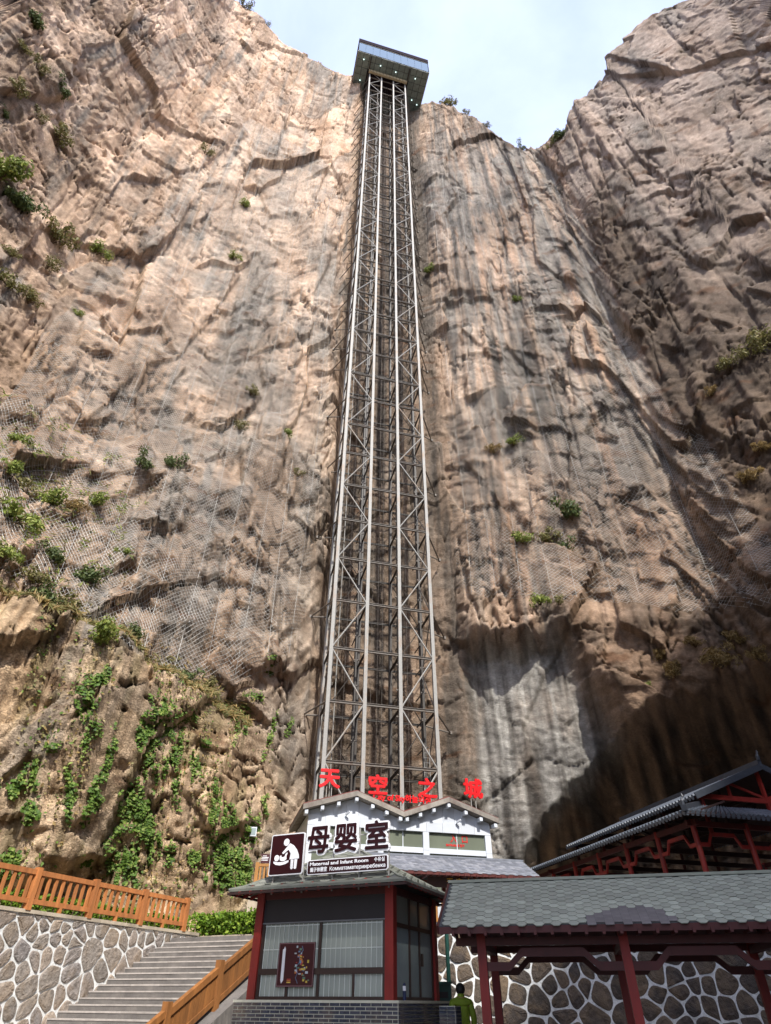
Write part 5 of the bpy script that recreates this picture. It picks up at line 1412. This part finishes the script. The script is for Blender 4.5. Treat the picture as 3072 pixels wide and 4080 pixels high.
# roof: pyramid with a kicked-out eave
ov, ez = .62, z0 + PH + .05
apex = Vector((KW / 2, KD / 2, 4.72 - .2)); 
kx0, kx1, ky0, ky1 = -ov, KW + ov, -ov, KD + ov
ix0, ix1, iy0, iy1 = -.36, KW + .36, -.36, KD + .36
iz = ez + .085
R4 = lambda x0, x1, y0, y1, z: [Vector((x0, y0, z)), Vector((x1, y0, z)), Vector((x1, y1, z)), Vector((x0, y1, z))]
E_ = R4(kx0, kx1, ky0, ky1, ez); I_ = R4(ix0, ix1, iy0, iy1, iz)
rg0, rg1 = Vector((KW / 2 - .22, KD / 2, apex.z)), Vector((KW / 2 + .22, KD / 2, apex.z))
Tp = [rg0, rg1, rg1, rg0]
for k in range(4):
    a, b = k, (k + 1) % 4
    th = Vector((0, 0, -.05))
    MB().add([E_[a], E_[b], I_[b], I_[a], E_[a] + th, E_[b] + th, I_[b] + th, I_[a] + th], [(0, 1, 2, 3), (7, 6, 5, 4), (0, 4, 5, 1), (1, 5, 6, 2), (2, 6, 7, 3), (3, 7, 4, 0)]).build('eave_deck', M_sh3[1], kio)
    MB().add([I_[a], I_[b], Tp[b], Tp[a]], [(0, 1, 2, 3)] if k in (0, 2) else [(0, 1, 2)]).build('roof_deck', M_under, kio)
    MB().bar(E_[a] + Vector((0, 0, -.09)), E_[b] + Vector((0, 0, -.09)), .04, .05).build('eave_board', M_wdark, kio)
    n = int((E_[b] - E_[a]).length / .3)
    for i in range(1, n):
        p = E_[a].lerp(E_[b], i / n); q = I_[a].lerp(I_[b], i / n); q.z = p.z + .2
        MB().bar(p + Vector((0, 0, -.1)), q + Vector((0, 0, -.14)), .06, .07).build('rafter', M_wredb, kio)
    if k in (0, 1):
        L = (I_[b] - I_[a]).length; mid = (I_[a] + I_[b]) / 2; tm = (Tp[a] + Tp[b]) / 2; up = tm - mid; H = up.length; tw = (Tp[b] - Tp[a]).length
        M = slope_frame(I_[a] + (I_[b] - I_[a]).cross(up).normalized() * .006, I_[b] - I_[a], up)
        shingles(kio, M, lambda x, y, L=L, H=H, tw=tw: y < H - .08 and abs(x - L / 2) < (L - (L - tw) * (y + .06) / H) / 2 - .06, L, H, .30, .19, M_sh3, 150)
    MB().bar(I_[a], Tp[a], .07, .035).build('hip_cap', M_sh3[0], kio)
    MB().bar(E_[a], I_[a], .07, .035).build('hip_cap', M_sh3[0], kio)

# map poster behind/on the glass
M_maroon = simple('maroon_board', '#3d1016', .4, .08, 3)
M_signw = simple('sign_white', '#eef0f3', .4, .03, 3)
KR = Matrix.Rotation(YK, 3, 'Z')
pc = KR.transposed() @ (at_plane(1179, 3842, KO + KR @ Vector((0, -.07, 0)), KR @ Vector((0, -1, 0))) - KO)
pos = empty('map_poster', KO + KR @ Vector((pc.x, -.07, pc.z)), 'maroon tourist map poster fixed to the kiosk window', 'poster', None, YK)
boxm((-.47, -.008, -.40), (.47, .012, .40)).build('board', M_maroon, pos)
for lo, hi in (((-.46, -.39), (.46, -.378)), ((-.46, .378), (.46, .39)), ((-.46, -.378), (-.448, .378)), ((.448, -.378), (.46, .378))): boxm((lo[0], -.011, lo[1]), (hi[0], -.008, hi[1])).build('border', simple('thin_line', '#8d6d70', .5, .1, 3), pos)
MB().prism([(-.34, -.34), (-.29, -.28), (-.29, .28), (-.315, .33), (-.34, .28), (-.365, .28), (-.365, -.28)], -.012, -.008).build('title_strip', M_signw, pos)
cols_ = [simple('print_' + n_, c, .5, .1, 3) for n_, c in (('blue', '#6d8fb0'), ('pale', '#b9c3c9'), ('green', '#5f7f6a'), ('orange', '#c07a3a'), ('red', '#b03b3b'), ('yellow', '#c9b24a'))]
rr = random.Random(3)
for k in range(46):
    f = rr.random(); x = .12 + .22 * (f - .3) + rr.gauss(0, .05); z = .30 - .62 * f + rr.gauss(0, .03)
    if k > 30: x, z = rr.uniform(0, .36), rr.uniform(-.2, .05)
    w, h = rr.uniform(.012, .035), rr.uniform(.008, .028)
    if abs(x) > .42 or abs(z) > .36: continue
    boxm((x - w, -.0115 - k * .00004, z - h), (x + w, -.008, z + h)).build('map_detail', rr.choice(cols_), pos)
MB().tube([(.14, -.01, .33), (.17, -.01, .25), (.08, -.01, .16), (.1, -.01, .04), (.02, -.01, -.05), (.06, -.01, -.16), (.02, -.01, -.24), (.08, -.01, -.34)], .006, 5).build('river_line', cols_[0], pos)
for k in range(3): boxm((-.2, -.012, -.33 + k * .028), (-.1, -.008, -.312 + k * .028)).build('legend_bar', (cols_[5], cols_[3], cols_[4])[k], pos)
# nursing-room sign on the kiosk eave
yS = -.42
def k_local(x, y, off=yS): return KR.transposed() @ (at_plane(x, y, KO + KR @ Vector((0, off, 0)), KR @ Vector((0, -1, 0))) - KO)
c0 = k_local(1310, 3440); KS = Vector((c0.x, yS, ez))
ks = empty('nursing_room_sign', KO + KR @ KS, 'white-edged maroon nursing-room sign on posts above the kiosk roof', 'sign', None, YK)
M_sm = simple('sign_maroon', '#2c0a11', .35, .05, 2)
def kl(x, y): p = k_local(x, y); return p - KS
def rounded(x0, x1, z0_, z1_, r=.05, n=5):
    P = []
    for cx, cz, a0 in ((x1 - r, z0_ + r, -90), (x1 - r, z1_ - r, 0), (x0 + r, z1_ - r, 90), (x0 + r, z0_ + r, 180)):
        for i in range(n + 1): a = R(a0 + 90 * i / n); P.append((cx + r * math.cos(a), cz + r * math.sin(a)))
    return P
a, b, c, d = kl(1084, 3329), kl(1217, 3314), kl(1204, 3482), kl(1069, 3491)
x0, x1 = (a.x + d.x) / 2, (b.x + c.x) / 2; zt_, zb_2 = (a.z + b.z) / 2, (c.z + d.z) / 2
pn = MB().prism(rounded(x0, x1, zb_2, zt_), 0, .05).build('icon_panel', M_signw, ks)
MB().prism(rounded(x0 + .025, x1 - .025, zb_2 + .025, zt_ - .025, .035), -.006, -.001).build('icon_field', M_sm, pn)
W_, H_ = x1 - x0, zt_ - zb_2
def ic(u, v): return (x0 + u * W_, zt_ - v * H_)          # icon coordinates 0..1 from the top-left
def blob(pts, name): MB().prism([ic(u, v) for u, v in pts][::-1], -.012, -.0065).build(name, M_signw, pn)
def disc(u, v, r): return [(u + r * math.cos(t) , v + r * H_ / H_ * math.sin(t) * W_ / H_) for t in np.linspace(0, 2 * math.pi, 20)[:-1]]
blob(disc(.47, .215, .085), 'icon_shape')                                   # adult head
blob([(.58, .245), (.70, .31), (.80, .42), (.86, .54), (.88, .63), (.60, .64), (.62, .50), (.55, .40), (.40, .50), (.36, .47)], 'icon_shape')   # bent body with dress
blob([(.64, .645), (.72, .645), (.72, .85), (.70, .875), (.665, .875), (.645, .85)], 'icon_shape')
blob([(.745, .645), (.83, .645), (.82, .85), (.80, .875), (.765, .875), (.745, .85)], 'icon_shape')
blob(disc(.215, .585, .072), 'icon_shape')                                  # baby
blob([(.30, .55), (.34, .52), (.36, .575), (.44, .565), (.47, .50), (.51, .465), (.53, .48), (.50, .55), (.51, .62), (.46, .665), (.38, .67), (.31, .64)], 'icon_shape')
blob([(.13, .66), (.25, .685), (.40, .69), (.52, .665), (.575, .655), (.575, .70), (.48, .745), (.33, .765), (.20, .745), (.13, .70)], 'icon_shape')
a, b, c, d = kl(1226, 3424), kl(1546, 3408), kl(1546, 3468), kl(1222, 3484)
x0, x1 = (a.x + d.x) / 2, (b.x + c.x) / 2; zt_, zb_2 = (a.z + b.z) / 2, (c.z + d.z) / 2
pt_ = MB().prism(rounded(x0, x1, zb_2, zt_), 0, .05).build('text_panel', M_signw, ks)
MB().prism(rounded(x0 + .02, x1 - .02, zb_2 + .02, zt_ - .02, .035), -.006, -.001).build('text_field', M_sm, pt_)
H_ = zt_ - zb_2; W_ = x1 - x0
def line(s, u, v, size, width, off=.002):
    me_ = bold_text(s, size, .002, size * .028, 6); xs2 = [v_.co.x for v_ in me_.vertices]; w = max(xs2) - min(xs2)
    obj('lettering', me_, M_signw, pt_, T(x0 + u * W_, -.009, zt_ - v * H_) @ UPRIGHT @ Matrix.Diagonal((width * W_ / w, 1, 1, 1)))
line('Maternal and Infant Room', .40, .30, H_ * .33, .73); line('수유실', .90, .30, H_ * .33, .125)
line('親子休憩室', .15, .70, H_ * .33, .215); line('Комнатаматерииребенка', .63, .70, H_ * .36, .68)
for ch, x, y in (('母', 1268, 3352), ('婴', 1378, 3344), ('室', 1500, 3336)):
    p = kl(x, y); w = .64
    cb = obj('character', bold_text(ch, w, .02, .058, 14), M_signw, ks, T(p.x, .04, p.z) @ UPRIGHT)
    obj('character_face', bold_text(ch, w, .004, .016), M_sm, cb, Matrix.Translation((0, 0, .036)))
zt3 = kl(1400, 3330).z
for px_ in (1082, 1200, 1318, 1424, 1543):
    p = kl(px_, 3480); MB().bar((p.x, .09, -.12), (p.x, .09, p.z + (.12 if px_ < 1210 else .95)), .03, .03, (0, 1, 0)).build('post', M_steel, ks)
    MB().bar((p.x, .09, p.z + .05), (p.x - .1, .95, p.z * .62 + .15), .03, .03).build('back_stay', M_dkst, ks)
MB().bar((kl(1222, 3395).x, .09, kl(1222, 3395).z), (kl(1546, 3380).x, .09, kl(1546, 3380).z), .025, .025).build('cross_rail', M_steel, ks)
MB().bar((kl(1216, 3330).x, .09, kl(1216, 3332).z), (kl(1546, 3318).x, .09, kl(1546, 3318).z), .025, .025).build('cross_rail', M_steel, ks)
# flask on the side sill
p = KO + KR @ Vector((KW + .16, .35, KZ + .035))
fl = empty('flask', p, 'white and blue drinking flask standing on the kiosk plinth', 'flask')
M_navy = simple('navy_plastic', '#232f52', .4, .1, 3)
MB().tube([(0, 0, 0), (0, 0, .15), (0, 0, .16)], [.035, .035, .03], 12).build('bottle', M_navy, fl)
MB().tube([(0, 0, .161), (0, 0, .24)], [.036, .036], 12).build('label_band', M_signw, fl)
MB().tube([(0, 0, .241), (0, 0, .27), (0, 0, .29)], [.03, .03, .012], 12).build('cap', M_navy, fl)

# ================================================================== SMALL THINGS
M_green = simple('green_paint', '#17453d', .5, .15, 3)
gp = at_y(1793, 4000, 20.2)
po = empty('green_pole', (gp.x, 20.2, .2), 'thin green pole in front of the dark rubble wall', 'pole')
MB().tube([(0, 0, 0), (0, 0, 3.05)], .055, 12).build('shaft', M_green, po)
MB().tube([(0, 0, 0), (0, 0, .05)], .12, 12).build('base_plate', M_green, po)
MB().tube([(0, 0, 3.05), (0, 0, 3.12)], [.065, .03], 12).build('cap', M_green, po)
gb = at_y(1757, 3920, 20.0)
bx = empty('green_bin', (gb.x, 20.0, .2), 'dark green box on a stand between kiosk and green pole', 'box')
boxm((-.24, -.16, 1.15), (.24, .2, 1.78)).build('body', M_green, bx); boxm((-.27, -.19, 1.785), (.27, .23, 1.83)).build('lid', M_green, bx)
for x in (-.18, .18): MB().tube([(x, 0, 0), (x, 0, 1.15)], .03, 8).build('leg', M_green, bx)
boxm((-.16, -.175, 1.5), (.16, -.161, 1.62)).build('slot', M_board, bx)
pier = empty('brick_pier', KO + KR @ Vector((KW + .62, 1.2, 0)), 'low blue-grey brick pier beside the kiosk door', 'pier', None, YK)
boxm((0, 0, 0), (.36, .36, KZ - .05)).build('core', M_joint, pier)
bp_ = boxm((.006, -.02, .005), (.174, .0, .058)).mesh('brick'); bp_.materials.append(M_brick)
for r_ in range(14):
    for f_ in range(2):
        for i in range(2): obj('brick', bp_, None, pier, (T(0, -.001, KZ - .12 - r_ * .064) if f_ == 0 else T(.361, 0, KZ - .12 - r_ * .064) @ RZ(math.pi / 2)) @ T(i * .18, 0, 0))
def on_cliff(x, y): p, _, _ = cliff_hit(x, y); o = Vector((-p.x, -p.y, 0)).normalized(); return p + o * .12, math.atan2(o.x, -o.y) * -1 + math.pi * 0
p, az_ = on_cliff(1051, 3421)
sg = empty('notice_plate', p, 'small maroon notice plate on the rock above the amber fence', 'notice', None, math.atan2(-p.x, p.y) * 1.0)
boxm((-.33, -.2, -.24), (.33, -.17, .24)).build('plate', M_maroon, sg)
for k, w in enumerate((.12, .22, .2, .18)): boxm((-w, -.206, .12 - k * .075), (w, -.201, .15 - k * .075)).build('print_line', M_signw, sg)
for x in (-.2, .2): MB().bar((x, -.17, 0), (x, .35, 0), .03, .03).build('bracket', M_dkst, sg)
p, _ = on_cliff(1003, 3318)
lp = empty('floodlight', p, 'small white floodlight fixed to the rock beside the ivy', 'floodlight', None, math.atan2(-p.x, p.y))
boxm((-.2, -.35, -.24), (.2, -.1, .24)).build('housing', M_white, lp); boxm((-.15, -.36, -.18), (.15, -.351, .18)).build('lens', M_frost, lp)
MB().bar((0, -.1, 0), (0, .4, -.1), .06, .06).build('bracket', M_dkst, lp)

# ================================================================== PERSON in a green jacket, seen from behind
def person():
    gp_ = at_y(1838, 4000, 17.7); gx = gp_.x
    root = empty('person', (gx, 17.7, .2), 'person in an olive green jacket standing by the dark wall, back turned', 'person', None, R(8))
    M_jacket = simple('olive_jacket', '#7f9324', .75, .18, 7, bump=.5); M_hair = simple('dark_hair', '#1b1714', .7, .2, 20, bump=.4)
    M_skin = simple('skin', '#a87a5e', .6, .1, 6); M_trous = simple('dark_trousers', '#24262c', .8, .2, 6, bump=.3)
    def skin(name, joints, edges, radii, mat, parent, sub=2):
        me_ = bpy.data.meshes.new(name); me_.from_pydata(joints, edges, []); o = bpy.data.objects.new(name, me_); COL.objects.link(o)
        o.modifiers.new('skin', 'SKIN'); me_.skin_vertices[0].data[0].use_root = True
        for sv, r in zip(me_.skin_vertices[0].data, radii): sv.radius = r if isinstance(r, tuple) else (r, r)
        s = o.modifiers.new('sub', 'SUBSURF'); s.levels = s.render_levels = sub
        bpy.context.view_layer.update(); m2_ = bpy.data.meshes.new_from_object(o.evaluated_get(bpy.context.evaluated_depsgraph_get()))
        bpy.data.objects.remove(o); m2_.name = name; m2_.materials.clear(); m2_.shade_smooth()
        return obj(name, m2_, mat, parent)
    # body: pelvis, legs, spine, arms, neck and head in one surface
    J = [(0, 0, .92), (0, .0, 1.12), (0, .01, 1.32), (0, .0, 1.46), (0, .02, 1.53), (0, .04, 1.62), (0, .035, 1.70),
         (-.09, 0, .86), (-.10, .02, .48), (-.10, -.01, .09), (-.11, .15, .03), (.09, 0, .86), (.10, .01, .48), (.11, -.02, .09), (.12, .13, .03),
         (-.19, 0, 1.41), (-.25, -.01, 1.13), (-.25, .05, .89), (-.24, .08, .80), (.19, 0, 1.41), (.25, -.01, 1.13), (.25, .05, .89), (.24, .08, .80)]
    Ed = [(0, 1), (1, 2), (2, 3), (3, 4), (4, 5), (5, 6), (0, 7), (7, 8), (8, 9), (9, 10), (0, 11), (11, 12), (12, 13), (13, 14), (3, 15), (15, 16), (16, 17), (17, 18), (3, 19), (19, 20), (20, 21), (21, 22)]
    Rd = [(.15, .11), (.145, .10), (.16, .105), (.12, .08), .055, (.075, .09), (.07, .085), .085, .06, .042, .03, .085, .06, .042, .03, .06, .048, .036, .028, .06, .048, .036, .028]
    body = skin('body', J, Ed, Rd, M_skin, root)
    # jacket with sleeves and collar, open below the hip
    Jj = [(0, 0, .82), (0, 0, 1.0), (0, .0, 1.2), (0, 0, 1.36), (0, .005, 1.47), (0, .015, 1.53), (-.2, 0, 1.40), (-.275, -.02, 1.13), (-.27, .04, .90), (.2, 0, 1.40), (.275, -.02, 1.13), (.27, .04, .90)]
    Ej = [(0, 1), (1, 2), (2, 3), (3, 4), (4, 5), (4, 6), (6, 7), (7, 8), (4, 9), (9, 10), (10, 11)]
    Rj = [(.205, .155), (.20, .15), (.20, .145), (.20, .14), (.15, .11), (.075, .075), .085, .075, .055, .085, .075, .055]
    jk = skin('jacket', Jj, Ej, Rj, M_jacket, root)
    MB().tube([(0, .012, 1.50), (0, .012, 1.565)], [.085, .078], 14, False).build('collar', M_jacket, jk, smooth=True)
    boxm((-.2, -.158, .885), (.2, -.15, .905)).build('hem_seam', M_jacket, jk)
    Jt = [(0, 0, .9), (-.095, 0, .84), (-.10, .02, .48), (-.10, -.01, .08), (.095, 0, .84), (.10, .01, .48), (.11, -.02, .08)]
    skin('trousers', Jt, [(0, 1), (1, 2), (2, 3), (0, 4), (4, 5), (5, 6)], [(.17, .12), .105, .085, .075, .105, .085, .075], M_trous, root)
    for s in (-1, 1):
        MB().tube([(s * .105, -.06, .05), (s * .108, .05, .055), (s * .112, .16, .04), (s * .114, .21, .035)], [.045, .055, .048, .025], 10).build('shoe', M_hair, root, smooth=True)
        hb_ = Vector((s * .24, .085, .80))
        for k in range(4):     # relaxed, slightly curled fingers
            y = .03 - .022 * k; L = (.07, .078, .074, .058)[k]
            MB().tube([hb_ + Vector((0, y, -.045)), hb_ + Vector((-s * .006, y, -.045 - L * .5)), hb_ + Vector((-s * .024, y + .004, -.045 - L))], [.0095, .009, .007], 7).build('finger', M_skin, body, smooth=True)
        MB().tube([hb_ + Vector((0, .045, -.005)), hb_ + Vector((-s * .01, .065, -.035)), hb_ + Vector((-s * .018, .062, -.065))], [.011, .010, .008], 7).build('thumb', M_skin, body, smooth=True)
    # hair cap over the back and top of the skull, ears, nose
    bmh = bmesh.new(); bmesh.ops.create_uvsphere(bmh, u_segments=22, v_segments=16, radius=1)
    for v in list(bmh.verts):
        if v.co.z < -.8 or (v.co.y > .45 and v.co.z < .35): bmh.verts.remove(v)
    for v in bmh.verts:
        n_ = 1 + .02 * math.sin(v.co.x * 19 + v.co.z * 13) * math.cos(v.co.y * 17); v.co = Vector((v.co.x * .108 * n_, v.co.y * .118 * n_ + .02, v.co.z * .115 * n_ + 1.65))
    mh = bpy.data.meshes.new('hair'); bmh.to_mesh(mh); bmh.free(); mh.shade_smooth(); obj('hair', mh, M_hair, root)
    for s in (-1, 1): MB().tube([(s * .088, .03, 1.615), (s * .102, .02, 1.64), (s * .098, .03, 1.672)], [.012, .017, .010], 7).build('ear', M_skin, body, smooth=True)
    MB().tube([(0, .125, 1.66), (0, .15, 1.625), (0, .128, 1.615)], [.010, .016, .012], 7).build('nose', M_skin, body, smooth=True)
person()
